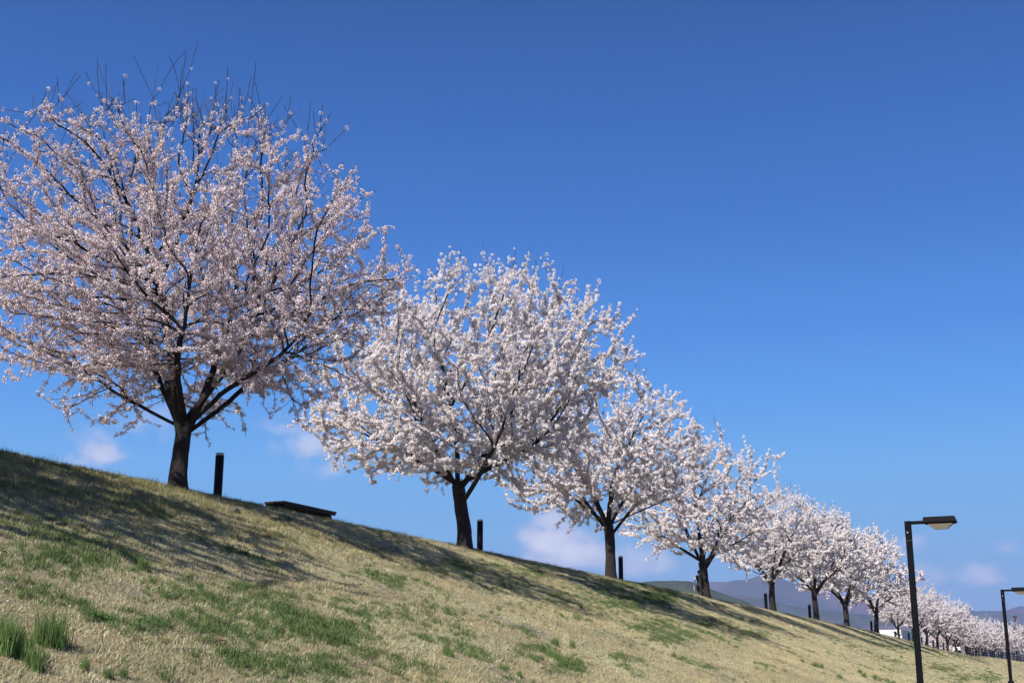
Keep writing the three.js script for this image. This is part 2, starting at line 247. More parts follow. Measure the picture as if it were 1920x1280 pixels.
// Grows one tree: limbs are set out by hand, the finer branching fills the crown's outline, twigs and blossom follow it.
function growTree(o) {
  const rnd = rngOf(o.seed), X = [], par = [], dir = [], step = o.step || 0.17;
  const add = (p, q, d) => { X.push(p); par.push(q); dir.push(d); return X.length - 1; };
  let cur = add(new THREE.Vector3(0, -0.35, 0), -1, new THREE.Vector3(0, 1, 0));
  const trunkNodes = [cur], lean = o.lean || [0.05, 0.02];
  for (let y = -0.1; y < o.fork; y += 0.16) { const t = Math.max(0, y) / o.fork; cur = add(new THREE.Vector3(lean[0] * t * t + 0.014 * Math.sin(y * 3 + o.seed), y, lean[1] * t * t + 0.014 * Math.cos(y * 2.3)), cur, new THREE.Vector3(0, 1, 0)); trunkNodes.push(cur); }
  const top = cur, starts = [];
  let limbNo = 0;
  for (const [az, el, len, h0, curve] of o.limbs) {
    const h = (h0 || 0) - 0.17 * (limbNo++ % 4) * (el < 70 ? 1 : 0);
    let k = trunkNodes[0]; for (const q of trunkNodes) if (X[q].y <= o.fork + (h || 0)) k = q;
    const d = new THREE.Vector3(Math.cos(az * rad) * Math.cos(el * rad), Math.sin(el * rad), Math.sin(az * rad) * Math.cos(el * rad));
    const p = X[k].clone(); let w = new THREE.Vector3();
    for (let s = 0; s < len; s += step) {
      w.set(fbm(p.x * 1.3 + o.seed, p.y * 1.3, p.z * 1.3, 2), fbm(p.x * 1.3, p.y * 1.3 + o.seed * 2, p.z * 1.3 + 5, 2) * 0.5 + (curve || 0), fbm(p.x * 1.3 + 9, p.y * 1.3, p.z * 1.3 + o.seed, 2));
      d.addScaledVector(w, 0.12).normalize(); p.addScaledVector(d, step); k = add(p.clone(), k, d.clone());
    }
  }
  const reach = (h, ph) => { const c = (1 + Math.cos(ph)) / 2, r = table1(o.R, h), l = table1(o.L, h); return lerp(l, r, c) * (1.07 + 0.46 * fbm(Math.cos(ph) * 1.9 + o.seed, h * 0.75, Math.sin(ph) * 1.9, 3)); };
  // points the branches grow towards
  const att = [], gauss = () => (rnd() + rnd() + rnd() - 1.5) * 1.15;
  const bound = o.rmax || 5.4, pick = inner => { for (let k = 0; k < 4000; k++) { const h = lerp(o.hmin, o.hmax, rnd()), ph = rnd() * 2 * Math.PI, rm = reach(h, ph), r = bound * Math.sqrt(rnd()); if (r > rm || r < rm * inner) continue; if (h < o.fork + 0.15 + Math.max(0, 2.6 - r) * 0.5 && rnd() < 0.8) continue; return new THREE.Vector3(Math.cos(ph) * r, h, Math.sin(ph) * r); } return new THREE.Vector3(0, o.hmax * 0.7, 0); };
  const each = Math.round(o.attractors * 0.8 / o.sprays);
  for (let n = 0; n < o.sprays; n++) {                       // long sprays that fan out from the middle of the tree
    const E = pick(0.5), S = new THREE.Vector3(0, o.fork + 0.35 + 0.42 * (E.y - o.fork), 0).lerp(E, 0.3 + 0.15 * rnd()), low = sstep(4.2, 2.2, E.y);
    const mid = S.clone().lerp(E, 0.5); mid.y += lerp(-0.25, 0.32, low) * (0.5 + rnd()); E.y -= low * 0.35 * rnd(); mid.x += gauss() * 0.22; mid.z += gauss() * 0.22;
    for (let k = 0; k < each; k++) { const t = rnd(), u = 1 - t, w = o.loose * (0.6 + 0.5 * t); att.push(new THREE.Vector3(u * u * S.x + 2 * u * t * mid.x + t * t * E.x + gauss() * w, u * u * S.y + 2 * u * t * mid.y + t * t * E.y + gauss() * w * 0.8, u * u * S.z + 2 * u * t * mid.z + t * t * E.z + gauss() * w)); }
  }
  while (att.length < o.attractors) att.push(pick(0.15));
  const near = new Int32Array(att.length).fill(-1), nd = new Float32Array(att.length).fill(1e9), alive = new Uint8Array(att.length).fill(1);
  const kill = (o.kill || 0.34) ** 2; let from = trunkNodes.length; const heirs = new Map();
  for (let it = 0; it < 90; it++) {
    for (let i = 0; i < att.length; i++) if (alive[i]) { const p = att[i]; for (let k = from; k < X.length; k++) { const q = X[k], dx = q.x - p.x, dy = q.y - p.y, dz = q.z - p.z, s = dx * dx + dy * dy + dz * dz; if (s < nd[i]) { nd[i] = s; near[i] = k; } } if (nd[i] < kill) alive[i] = 0; }
    const pull = new Map();
    for (let i = 0; i < att.length; i++) if (alive[i] && nd[i] < 9) { let v = pull.get(near[i]); if (!v) pull.set(near[i], v = new THREE.Vector3()); const p = att[i], q = X[near[i]], s = 1 / Math.sqrt(nd[i]); v.x += (p.x - q.x) * s; v.y += (p.y - q.y) * s; v.z += (p.z - q.z) * s; }
    from = X.length; if (!pull.size) break;
    for (const [k, v] of pull) { if (v.lengthSq() < 1e-6) continue; v.normalize().addScaledVector(dir[k], 0.8); v.y += 0.05 * sstep(2, 5, X[k].y); v.x += (rnd() - 0.5) * 0.3; v.y += (rnd() - 0.5) * 0.3; v.z += (rnd() - 0.5) * 0.3; v.normalize(); const np = X[k].clone().addScaledVector(v, step), sib = heirs.get(k) || []; if (sib.length > 2 || sib.some(q => X[q].distanceToSquared(np) < step * step * 0.3)) { for (let i = 0; i < att.length; i++) if (alive[i] && near[i] === k) { alive[i] = 0; break; } continue; } sib.push(add(np, k, v.clone())); heirs.set(k, sib); }
    if (X.length > 14000) break;
  }
  // smooth the zigzag
  const kids = X.map(() => []); for (let i = 1; i < X.length; i++) kids[par[i]].push(i);
  for (let s = 0; s < 2; s++) { const Y = X.map(p => p.clone()); for (let i = trunkNodes.length; i < X.length; i++) if (kids[i].length) { const c = new THREE.Vector3(); for (const k of kids[i]) c.add(X[k]); c.multiplyScalar(1 / kids[i].length); Y[i].multiplyScalar(0.5).addScaledVector(X[par[i]], 0.25).addScaledVector(c, 0.25); } for (let i = 0; i < X.length; i++) X[i].copy(Y[i]); }
  // shoots and twigs
  const coreN = X.length, shoots = [], dv = new THREE.Vector3();
  const twig = (k, d, len, sd) => { const ch = [k]; let p = X[k].clone(), q = k; const n = Math.max(2, Math.round(len / 0.16)); dv.copy(d); for (let i = 0; i < n; i++) { dv.x += (rnd() - 0.5) * 0.26; dv.y += (rnd() - 0.5) * 0.2 + sd; dv.z += (rnd() - 0.5) * 0.26; dv.normalize(); p = p.clone().addScaledVector(dv, len / n); q = add(p, q, dv.clone()); ch.push(q); } return ch; };
  const weight = new Float32Array(coreN); for (let i = coreN - 1; i > 0; i--) { if (!kids[i].length) weight[i] = 1; weight[par[i]] += weight[i]; }
  for (let i = trunkNodes.length; i < coreN; i++) {
    const tip = !kids[i].length; if (weight[i] > 5) continue;
    const upper = sstep(o.hmax * 0.66, o.hmax * 0.95, X[i].y);
    if (rnd() < (tip ? 0.95 : o.twigs)) {
      const d = dir[i].clone(); d.x += (rnd() - 0.5) * 1.2; d.z += (rnd() - 0.5) * 1.2; d.y += (rnd() - 0.15) * 0.8 + upper * 1.0; d.normalize();
      const len = (0.22 + 0.42 * rnd()) * (o.twigLen || 1) * (1 + upper * (o.whips || 0.4));
      const ch = twig(i, d, len, 0.02 + upper * 0.05); shoots.push(ch);
      if (upper > 0.35 && rnd() < 0.6) shoots.push(twig(ch[1], d.clone().add(new THREE.Vector3((rnd() - 0.5) * 1.2, 0.3, (rnd() - 0.5) * 1.2)).normalize(), len * 0.6, 0.03));
    }
  }
  const W = new Float32Array(X.length); const kid2 = X.map(() => []); for (let i = 1; i < X.length; i++) kid2[par[i]].push(i);
  for (let i = X.length - 1; i > 0; i--) { if (!kid2[i].length) W[i] = 1; W[par[i]] += W[i]; }
  const tipR = o.tipR || 0.0052, pw = Math.log(o.trunkR * 0.9 / tipR) / Math.log(W[trunkNodes[1]]);
  const radius = i => i < trunkNodes.length ? o.trunkR * (1 - 0.14 * clamp(X[i].y / o.fork)) * (1 + 0.3 * Math.exp(-Math.max(0, X[i].y + 0.05) / 0.22)) : tipR * Math.pow(Math.max(1, W[i]), pw);
  // split the graph into runs, each carrying on into its heaviest child
  const runs = [], stack = [[top, null]], coreRuns = [];
  const isShoot = i => i >= coreN;
  while (stack.length) { let [i, start] = stack.pop(); const run = start == null ? [] : [start]; for (;;) { run.push(i); if (!kid2[i].length) break; let b = kid2[i][0]; for (const k of kid2[i]) if (W[k] > W[b]) b = k; for (const k of kid2[i]) if (k !== b) stack.push([k, i]); i = b; } if (run.length > 1) (isShoot(run[1]) ? runs : coreRuns).push(run); }
  // limbs that leave the trunk below the fork
  for (const t of trunkNodes) if (t !== top) for (const k of kid2[t]) if (k >= trunkNodes.length) { stack.push([k, t]); }
  while (stack.length) { let [i, start] = stack.pop(); const run = [start]; for (;;) { run.push(i); if (!kid2[i].length) break; let b = kid2[i][0]; for (const k of kid2[i]) if (W[k] > W[b]) b = k; for (const k of kid2[i]) if (k !== b) stack.push([k, i]); i = b; } (isShoot(run[1]) ? runs : coreRuns).push(run); }
  const side = (i, at, ch) => at === 0 && ch.length > 1 && ch !== trunkNodes ? Math.min(radius(i), radius(ch[1]) * 1.25) : radius(i);
  const trunkChain = [...trunkNodes];
  const trunkGeo = tubes([trunkChain], X, i => radius(i));
  const boughGeo = tubes(coreRuns, X, side), twigGeo = tubes(runs, X, side);
  // blossom
  const M = [], C = [], m4 = new THREE.Matrix4(), qt = new THREE.Quaternion(), eu = new THREE.Euler(), sc = new THREE.Vector3(), pt = new THREE.Vector3();
  const sp = o.spacing || 0.1;
  for (let i = trunkNodes.length; i < X.length; i++) {
    const r = radius(i); if (r > (o.flowerR || 0.02)) continue;
    const p = X[i], q = X[par[i]], L = p.distanceTo(q), rr = Math.hypot(p.x, p.z), keep = o.bloom(p, rr / Math.max(0.3, reach(p.y, Math.atan2(p.z, p.x))), isShoot(i), i);
    let n = L / sp * keep; n = Math.floor(n) + (rnd() < n % 1 ? 1 : 0);
    for (let k = 0; k < n; k++) {
      pt.lerpVectors(q, p, rnd()); const off = r + (0.012 + 0.042 * rnd()) * (o.size || 1);
      const a = rnd() * 6.283, z = rnd() * 2 - 0.85, s0 = Math.sqrt(Math.max(0, 1 - z * z)); pt.x += Math.cos(a) * s0 * off; pt.y += z * off; pt.z += Math.sin(a) * s0 * off;
      const s = (o.size || 1) * (0.62 + 0.62 * rnd()); sc.set(s, s * (0.85 + 0.3 * rnd()), s);
      qt.setFromEuler(eu.set(rnd() * 6.28, rnd() * 6.28, rnd() * 6.28)); m4.compose(pt, qt, sc); M.push(...m4.elements);
      const t = o.tint, v = 0.95 + 0.1 * rnd(), pk = rnd() * rnd(); C.push(t[0] * v, t[1] * v * (1 - 0.08 * pk), t[2] * v * (1 - 0.06 * pk));
    }
  }
  const g = new THREE.Group();
  part('trunk', trunkGeo, bark, g); part('bough', boughGeo, bark, g); const tw = part('twig', twigGeo, twigBark, g); tw.userData.kind = 'stuff';
  const crown = new THREE.InstancedMesh(o.cluster, petalMat, M.length / 16); crown.instanceMatrix.array.set(M); crown.instanceColor = new THREE.InstancedBufferAttribute(new Float32Array(C), 3); crown.name = 'crown'; crown.userData.kind = 'stuff'; g.add(crown);
  console.log('tree', o.seed, 'nodes', coreN, 'all', X.length, 'clusters', M.length / 16, 'tris', (boughGeo.index.count + twigGeo.index.count + trunkGeo.index.count) / 3);
  return shade(g);
}
const bloomOf = (top0, top1, low, density) => (p, edge, shoot) => density * (1 - low * sstep(top0, top1, p.y + 0.6 * noise3.noise(p.x * 0.9, p.y * 0.5, p.z * 0.9 + 3))) * (shoot && edge > 0.95 ? 0.55 : 1) * clamp(0.85 + 1.1 * noise3.noise(p.x * 1.1 + 7, p.y * 1.1, p.z * 1.1), 0.25, 1.35);

const TREES = {
  first: { seed: 41, fork: 1.5, trunkR: 0.19, lean: [0.05, 0.02], hmin: 1.35, hmax: 8.75, rmax: 5,
    R: [[1.2, 0.6], [1.5, 1.2], [1.9, 2.6], [2.3, 3.2], [3.0, 3.6], [3.7, 4.2], [4.5, 4.6], [5.6, 4.55], [6.4, 4.0], [7.05, 3.4], [7.75, 2.6], [8.3, 1.4], [8.8, 0.4]],
    L: [[1.1, 0.4], [1.4, 1.6], [1.9, 2.6], [2.3, 3.5], [3.0, 4.2], [4.5, 4.7], [5.8, 4.6], [7.0, 4.1], [7.7, 3.6], [8.2, 2.8], [8.6, 1.4], [8.9, 0.6]],
    limbs: [[178, 22, 1.6, -0.1, 0.10], [200, 55, 2.6, 0, 0.05], [120, 66, 3.6, 0, 0.03], [285, 62, 3.0, 0, 0.03], [8, 52, 2.8, 0, 0.02], [30, 34, 3.0, 0.1, -0.02], [330, 40, 2.6, 0.1, 0.02], [240, 38, 2.8, 0.1, 0.0], [90, 36, 2.6, 0, 0]],
    attractors: 6000, step: 0.14, kill: 0.21, twigs: 0.27, whips: 1.3, twigLen: 0.95, spacing: 0.046, flowerR: 0.018, size: 0.9, tipR: 0.0063, tint: [1.0, 0.95, 0.955], cluster: CLUSTER_PINK, bloom: bloomOf(6.5, 8.1, 0.97, 1.0), sprays: 190, loose: 0.26 },
  second: { seed: 57, fork: 2.0, trunkR: 0.23, lean: [-0.22, 0.05], hmin: 1.9, hmax: 9.0, rmax: 5.5,
    R: [[1.5, 0.7], [2.3, 2.4], [3.4, 4.0], [4.5, 4.7], [5.9, 5.0], [7.3, 4.7], [8.1, 3.8], [8.7, 2.2], [9.1, 1.0]],
    L: [[1.6, 0.5], [2.1, 3.1], [2.6, 3.9], [3.2, 4.8], [4.2, 5.1], [5.5, 4.7], [6.4, 4.2], [7.3, 3.2], [7.9, 2.6], [8.5, 1.7], [9.1, 1.2]],
    limbs: [[185, 34, 2.8, 0, -0.02], [160, 58, 2.6, 0, 0], [95, 75, 2.6, 0, 0], [20, 58, 2.6, 0, 0], [5, 26, 2.6, 0, 0.02], [320, 45, 2.8, 0, 0], [250, 48, 2.8, 0, 0], [60, 40, 2.8, 0, 0]],
    attractors: 5200, step: 0.15, kill: 0.23, twigs: 0.26, whips: 0.6, spacing: 0.034, flowerR: 0.022, size: 1.05, tint: [0.985, 0.96, 0.957], cluster: CLUSTER_WHITE, bloom: bloomOf(7.4, 9.0, 0.65, 1.0), sprays: 120, loose: 0.24 },
  third: { seed: 73, fork: 2.3, trunkR: 0.22, lean: [-0.05, 0.05], hmin: 1.6, hmax: 8.8, rmax: 5,
    R: [[1.9, 0.6], [2.8, 2.6], [4.0, 3.9], [5.5, 4.2], [6.1, 3.8], [7.2, 2.8], [8.3, 1.7], [8.9, 0.7]],
    L: [[1.4, 0.4], [1.7, 1.8], [2.4, 2.4], [2.9, 3.7], [4.0, 4.5], [5.5, 4.4], [7.0, 3.2], [8.0, 1.7], [8.7, 0.5]],
    limbs: [[180, 40, 2.4, 0, 0], [140, 60, 3, 0, 0], [80, 74, 3.4, 0, 0], [10, 52, 3, 0, 0], [350, 24, 2.4, 0, 0.02], [300, 45, 2.6, 0, 0], [230, 46, 2.6, 0, 0]],
    attractors: 3600, step: 0.17, kill: 0.3, twigs: 0.28, whips: 0.6, spacing: 0.043, flowerR: 0.025, size: 1.2, tint: [0.985, 0.96, 0.957], cluster: CLUSTER_WHITE, bloom: bloomOf(7.1, 8.7, 0.8, 1.0), sprays: 90, loose: 0.24, tipR: 0.006 },
  fourth: { seed: 91, fork: 1.9, trunkR: 0.23, lean: [-0.15, 0.05], hmin: 1.2, hmax: 8.9, rmax: 5,
    R: [[0.9, 0.5], [1.2, 2.0], [2.0, 2.9], [3.5, 3.6], [5.5, 3.9], [6.9, 3.5], [7.6, 2.4], [8.6, 1.3], [9.0, 0.7]],
    L: [[1.6, 0.5], [2.0, 2.3], [2.8, 3.8], [4.2, 4.3], [6.0, 3.7], [7.5, 2.2], [8.6, 0.8]],
    limbs: [[180, 36, 2.4, 0, 0], [150, 62, 3, 0, 0], [80, 76, 3.2, 0, 0], [15, 56, 3, 0, 0], [0, 28, 2.2, 0, -0.06], [290, 45, 2.6, 0, 0], [60, 40, 2.6, 0, 0]],
    attractors: 3000, twigs: 0.26, whips: 0.9, spacing: 0.052, flowerR: 0.026, size: 1.35, tint: [0.985, 0.955, 0.953], cluster: CLUSTER_WHITE, bloom: bloomOf(7.0, 8.6, 0.85, 1.0), sprays: 90, loose: 0.24, tipR: 0.007 },
  farA: { seed: 113, fork: 2.1, trunkR: 0.21, lean: [-0.1, 0.05], hmin: 1.8, hmax: 8.3, rmax: 4.8,
    R: [[1.7, 0.6], [2.4, 2.6], [4.0, 3.9], [5.5, 3.8], [6.6, 3.1], [7.6, 1.8], [8.4, 0.6]], L: [[1.7, 0.6], [2.3, 2.8], [3.6, 3.9], [5.2, 3.9], [6.6, 2.8], [7.6, 1.4], [8.4, 0.4]],
    limbs: [[180, 40, 2.2, 0, 0], [100, 66, 3, 0, 0], [10, 50, 2.6, 0, 0], [300, 45, 2.4, 0, 0], [50, 40, 2.4, 0, 0]],
    attractors: 1800, step: 0.2, kill: 0.32, twigs: 0.34, whips: 0.9, spacing: 0.042, flowerR: 0.026, size: 1.3, tint: [0.985, 0.955, 0.953], cluster: CLUSTER_FAR, bloom: bloomOf(6.8, 8.4, 0.7, 1.0), sprays: 90, loose: 0.24, tipR: 0.009 },
  farB: { seed: 131, fork: 1.8, trunkR: 0.2, lean: [0.12, -0.05], hmin: 1.7, hmax: 8.0, rmax: 4.8,
    R: [[1.6, 0.6], [2.3, 2.8], [3.8, 3.8], [5.4, 3.7], [6.8, 2.8], [7.8, 1.2], [8.2, 0.5]], L: [[1.6, 0.6], [2.4, 2.4], [3.8, 3.6], [5.6, 3.8], [6.8, 2.9], [7.6, 1.8], [8.2, 0.6]],
    limbs: [[200, 44, 2.4, 0, 0], [130, 60, 3, 0, 0], [40, 56, 2.6, 0, 0], [330, 40, 2.4, 0, 0], [260, 50, 2.4, 0, 0]],
    attractors: 1800, step: 0.2, kill: 0.32, twigs: 0.34, whips: 0.9, spacing: 0.042, flowerR: 0.026, size: 1.3, tint: [0.985, 0.95, 0.95], cluster: CLUSTER_FAR, bloom: bloomOf(6.6, 8.2, 0.7, 1.0), sprays: 90, loose: 0.24, tipR: 0.009 },
};
const grown = {};
function plantTree(kind, a, d, label, turn = 0, size = 1) {
  const made = grown[kind] ? grown[kind].clone() : (grown[kind] = growTree(TREES[kind]));
  if (made !== grown[kind]) { made.traverse(m => { if (m.isMesh) { m.castShadow = m.receiveShadow = true; } }); }
  const p = onBank(a, d); made.position.copy(p); made.rotation.y = turn; made.scale.setScalar(size);
  made.name = numbered('cherry_tree'); tag(made, label, 'cherry tree', 'cherry trees in blossom along the bank'); scene.add(made); return made;
}
plantTree('first', 0, 0.05, 'tall pinkish cherry tree nearest the left edge, bare twigs reaching above its blossom');
plantTree('second', 13.95, 0.1, 'wide white cherry tree just right of the bench on the crest');
plantTree('third', 27.53, 0.1, 'white cherry tree third from the left, a tall cloud behind its trunk');
plantTree('fourth', 41.7, 0.1, 'white cherry tree with a person standing behind its trunk');
plantTree('third', 56.6, 0.1, 'fifth cherry tree from the left, its trunk hiding most of a bollard', 2.4, 0.9);
plantTree('farA', 70.2, 0.1, 'sixth cherry tree from the left along the crest', 0.4, 1.0);
plantTree('farB', 82.48, 0.1, 'seventh cherry tree from the left, bare twigs standing above its blossom', 1.2, 1.08);
plantTree('farA', 97.8, 0.1, 'cherry tree left of the near lamp post, directly left of the white truck box', 2.9, 1.03);
plantTree('farB', 112.0, 0.1, 'low cherry tree whose trunk crosses the white truck box', 3.6, 0.66);
plantTree('farA', 123.5, 0.1, 'small cherry tree at the right end of the white truck box', 4.4, 0.72);
plantTree('farB', 135.2, 0.1, 'cherry tree just right of the near lamp post', 5.1, 0.86);
plantTree('farA', 146.2, 0.1, 'cherry tree with the pale blue sign behind its trunk', 1.5, 0.78);
plantTree('farB', 157.8, 0.1, 'cherry tree beside the red traffic signal', 0.3, 0.9);
plantTree('farA', 168.8, 0.1, 'cherry tree behind the white notice board', 5.6, 0.78);
plantTree('farB', 181, -0.6, 'low spreading cherry tree at the near end of the rail fence', 2.2, 0.8);
[[192, -2.2, 0.78], [203, -2.4, 0.86], [212, -2.0, 0.84], [221, -1.4, 0.92], [229, -0.8, 0.96], [237, 0.2, 1.0], [246, 1.2, 1.0], [255, 3.4, 1.05], [222, -7.5, 1.0], [238, -5.5, 1.05]].forEach(([a, d, s], i) =>
  plantTree(i % 2 ? 'farA' : 'farB', a, d, ['first', 'second', 'third', 'fourth', 'fifth', 'sixth', 'seventh', 'eighth'][i] ? 'distant cherry tree behind the rail fence, ' + ['first', 'second', 'third', 'fourth', 'fifth', 'sixth', 'seventh', 'eighth'][i] + ' from the fence\'s near end' : i === 8 ? 'distant cherry tree farther back left of the second lamp post' : 'distant cherry tree farther back behind the second lamp post', i * 1.37, s));
plantTree('second', -14.3, 0.1, 'cherry tree just outside the left edge, its shade lying on the left of the bank', 1.9, 1.0);

// ---------------------------------------------------------------- grass
function bladeTile(seed, size, blades, len, wid, lie, palette, curl = 0) {
  const rnd = rngOf(seed), pos = [], col = [];
  for (let i = 0; i < blades; i++) {
    const x = (rnd() - 0.5) * size, z = (rnd() - 0.5) * size, an = rnd() * 6.283, ti = lie[0] + (lie[1] - lie[0]) * rnd(), L = len * (0.55 + 0.8 * rnd()), w = wid * (0.7 + 0.6 * rnd()) / 2;
    const dx = Math.cos(an), dz = Math.sin(an), hx = dx * Math.sin(ti) * L, hy = Math.cos(ti) * L, hz = dz * Math.sin(ti) * L, b = rnd() * 6.283, wx = Math.cos(b) * w, wz = Math.sin(b) * w, y0 = -0.01 + rnd() * 0.012;
    const c = palette[Math.floor(rnd() * palette.length)], f = 0.8 + 0.4 * rnd();
    if (!curl) pos.push(x - wx, y0, z - wz, x + wx, y0, z + wz, x + hx, y0 + hy, z + hz);
    else { const mx = x + hx * 0.5, my = y0 + hy * 0.62, mz = z + hz * 0.5, k = 0.7; pos.push(x - wx, y0, z - wz, x + wx, y0, z + wz, mx + wx * k, my, mz + wz * k, x - wx, y0, z - wz, mx + wx * k, my, mz + wz * k, mx - wx * k, my, mz - wz * k, mx - wx * k, my, mz - wz * k, mx + wx * k, my, mz + wz * k, x + hx * (1 + curl), y0 + hy, z + hz * (1 + curl)); }
    for (let k = 0; k < (curl ? 9 : 3); k++) col.push(c[0] * f, c[1] * f, c[2] * f);
  }
  const g = geoOf(pos, null, { color: [col, 3] }); g.computeVertexNormals(); return g;
}
const bladeMat = std([1, 1, 1], 0.85, { vertexColors: true, side: THREE.DoubleSide });
const slopeQ = (a, d) => { const h = 0.25, p = onBank(a, d), pa = onBank(a + h, d).sub(p), pd = onBank(a, d + h).sub(p); const n = pd.cross(pa).normalize(); if (n.y < 0) n.negate(); return new THREE.Quaternion().setFromUnitVectors(new THREE.Vector3(0, 1, 0), n); };
function strew(name, label, category, geo, spots, m = bladeMat) {
  const o = new THREE.InstancedMesh(geo, m, spots.length), M = new THREE.Matrix4(), q = new THREE.Quaternion(), s = new THREE.Vector3(), Y = new THREE.Vector3(0, 1, 0);
  const C = new Float32Array(spots.length * 3);
  spots.forEach(([a, d, sx, sy, turn, c, up], i) => { const base = up ? new THREE.Quaternion() : slopeQ(a, d); q.setFromAxisAngle(Y, turn).premultiply(base); M.compose(onBank(a, d), q, s.set(sx, sy, sx)); o.setMatrixAt(i, M); C.set(c, i * 3); });
  o.instanceColor = new THREE.InstancedBufferAttribute(C, 3); o.name = numbered(name); o.userData = { kind: 'stuff' }; tag(o, label, category); o.castShadow = o.receiveShadow = true; scene.add(o); console.log(name, spots.length); return o;
}
const straw = [[0.53, 0.47, 0.26], [0.49, 0.43, 0.23], [0.41, 0.35, 0.185], [0.68, 0.62, 0.38], [0.28, 0.235, 0.13], [0.13, 0.105, 0.065], [0.39, 0.365, 0.245]];
const greens = [[0.075, 0.125, 0.03], [0.085, 0.14, 0.033], [0.06, 0.11, 0.03], [0.11, 0.15, 0.04], [0.15, 0.17, 0.055]];
const olives = [[0.17, 0.165, 0.05], [0.13, 0.14, 0.04], [0.21, 0.19, 0.07], [0.30, 0.25, 0.12]];
{
  const R = rngOf(2024), near = [], mid = [], far = [];
  const inView = (a, d) => { const [x, D] = worldOf(a, d); return D > 3 && x > -0.47 * D - 1.5 && x < 0.47 * D + 2; };
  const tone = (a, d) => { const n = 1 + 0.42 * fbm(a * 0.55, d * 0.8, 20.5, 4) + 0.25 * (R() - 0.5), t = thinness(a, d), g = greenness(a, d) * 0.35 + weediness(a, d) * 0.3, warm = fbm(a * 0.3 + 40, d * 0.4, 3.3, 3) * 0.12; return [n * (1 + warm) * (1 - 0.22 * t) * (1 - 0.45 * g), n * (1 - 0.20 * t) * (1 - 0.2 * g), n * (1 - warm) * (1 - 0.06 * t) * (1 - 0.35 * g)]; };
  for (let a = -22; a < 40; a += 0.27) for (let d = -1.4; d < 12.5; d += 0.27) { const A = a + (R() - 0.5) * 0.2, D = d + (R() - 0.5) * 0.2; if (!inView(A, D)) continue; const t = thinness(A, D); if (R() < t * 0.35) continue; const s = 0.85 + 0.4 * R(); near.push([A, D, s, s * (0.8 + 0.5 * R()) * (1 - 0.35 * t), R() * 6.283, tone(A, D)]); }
  for (let a = 40; a < 110; a += 0.5) for (let d = -1.5; d < 12.8; d += 0.5) { const A = a + (R() - 0.5) * 0.4, D = d + (R() - 0.5) * 0.4; if (!inView(A, D)) continue; const s = 1.8 + 0.6 * R(); mid.push([A, D, s, s * 0.8, R() * 6.283, tone(A, D)]); }
  for (let a = 110; a < 300; a += 1.1) for (let d = -2; d < 14; d += 1.1) { const A = a + (R() - 0.5) * 0.9, D = d + bend(a) + (R() - 0.5) * 0.9; if (!inView(A, D)) continue; const s = 3.8 + R(); far.push([A, D, s, s * 0.5, R() * 6.283, tone(A, D)]); }
  strew('dry_grass', 'short straw coloured dormant lawn covering the near bank', 'grass', bladeTile(3, 0.36, 500, 0.045, 0.0052, [0.3, 1.35], straw), near);
  strew('dry_grass', 'straw coloured dormant lawn on the middle of the bank', 'grass', bladeTile(4, 0.36, 300, 0.05, 0.007, [0.35, 1.35], straw), mid);
  strew('dry_grass', 'straw coloured dormant lawn at the far end of the bank', 'grass', bladeTile(6, 0.36, 240, 0.05, 0.009, [0.4, 1.35], straw), far);
  // fresh green blades
  const gs = [], gf = [], ws = [];
  for (let i = 0; i < 260000; i++) { const a = -20 + 62 * R(), d = -0.6 + 12.6 * R(); if (!inView(a, d)) continue; const g = greenness(a, d); if (R() > Math.pow(g, 1.5) * 0.75) continue; const s = 0.5 + 0.75 * R() * (0.5 + g), v = 0.8 + 0.4 * R(); gs.push([a, d, s, s * (0.75 + 0.6 * R()), R() * 6.283, [v, v, v], 1]); }
  for (let i = 0; i < 60000; i++) { const a = 42 + 210 * R() * R(), d = 13 * R() + bend(a); if (!inView(a, d)) continue; const g = greenness(a, d); if (R() > g * g * 0.6) continue; const s = 0.9 + 0.9 * R(), v = 0.9 + 0.4 * R(); gf.push([a, d, s * 1.5, s * 0.8, R() * 6.283, [v, v, v], 1]); }
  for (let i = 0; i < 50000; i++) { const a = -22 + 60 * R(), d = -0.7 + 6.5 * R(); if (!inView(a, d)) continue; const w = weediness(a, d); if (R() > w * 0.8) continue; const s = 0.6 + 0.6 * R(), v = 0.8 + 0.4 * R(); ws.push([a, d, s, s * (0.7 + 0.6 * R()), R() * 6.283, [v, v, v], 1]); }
  strew('green_grass', 'fresh green grass coming up through the straw on the near bank', 'grass', bladeTile(7, 0.12, 34, 0.075, 0.0062, [0.05, 0.8], greens, 0.3), gs);
  strew('green_grass', 'streaks of green grass on the far bank', 'grass', bladeTile(8, 0.22, 40, 0.08, 0.011, [0.1, 0.9], greens, 0.3), gf);
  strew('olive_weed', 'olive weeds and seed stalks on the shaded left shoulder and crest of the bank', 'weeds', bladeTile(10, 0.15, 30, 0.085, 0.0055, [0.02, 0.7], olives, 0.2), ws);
  // stalks that stand up against the sky along the crest
  const cs = []; for (let i = 0; i < 2600; i++) { const a = -20 + 85 * R() * Math.sqrt(R()), d = -0.75 + 1.0 * R(); const s = (0.6 + 1.1 * R() * R()) * (fbm(a * 1.1, 2, 2, 3) > -0.05 ? 1.1 : 0.7) * (1 + 0.4 * sstep(2, -8, a)); cs.push([a, d, s * 0.9, s, R() * 6.283, [0.9, 0.9, 0.9], 1]); }
  strew('crest_stalk', 'thin upright grass stalks along the skyline of the bank', 'grass', bladeTile(12, 0.25, 16, 0.115, 0.0045, [0.0, 0.45], [...olives, straw[2], straw[4]], 0.2), cs);
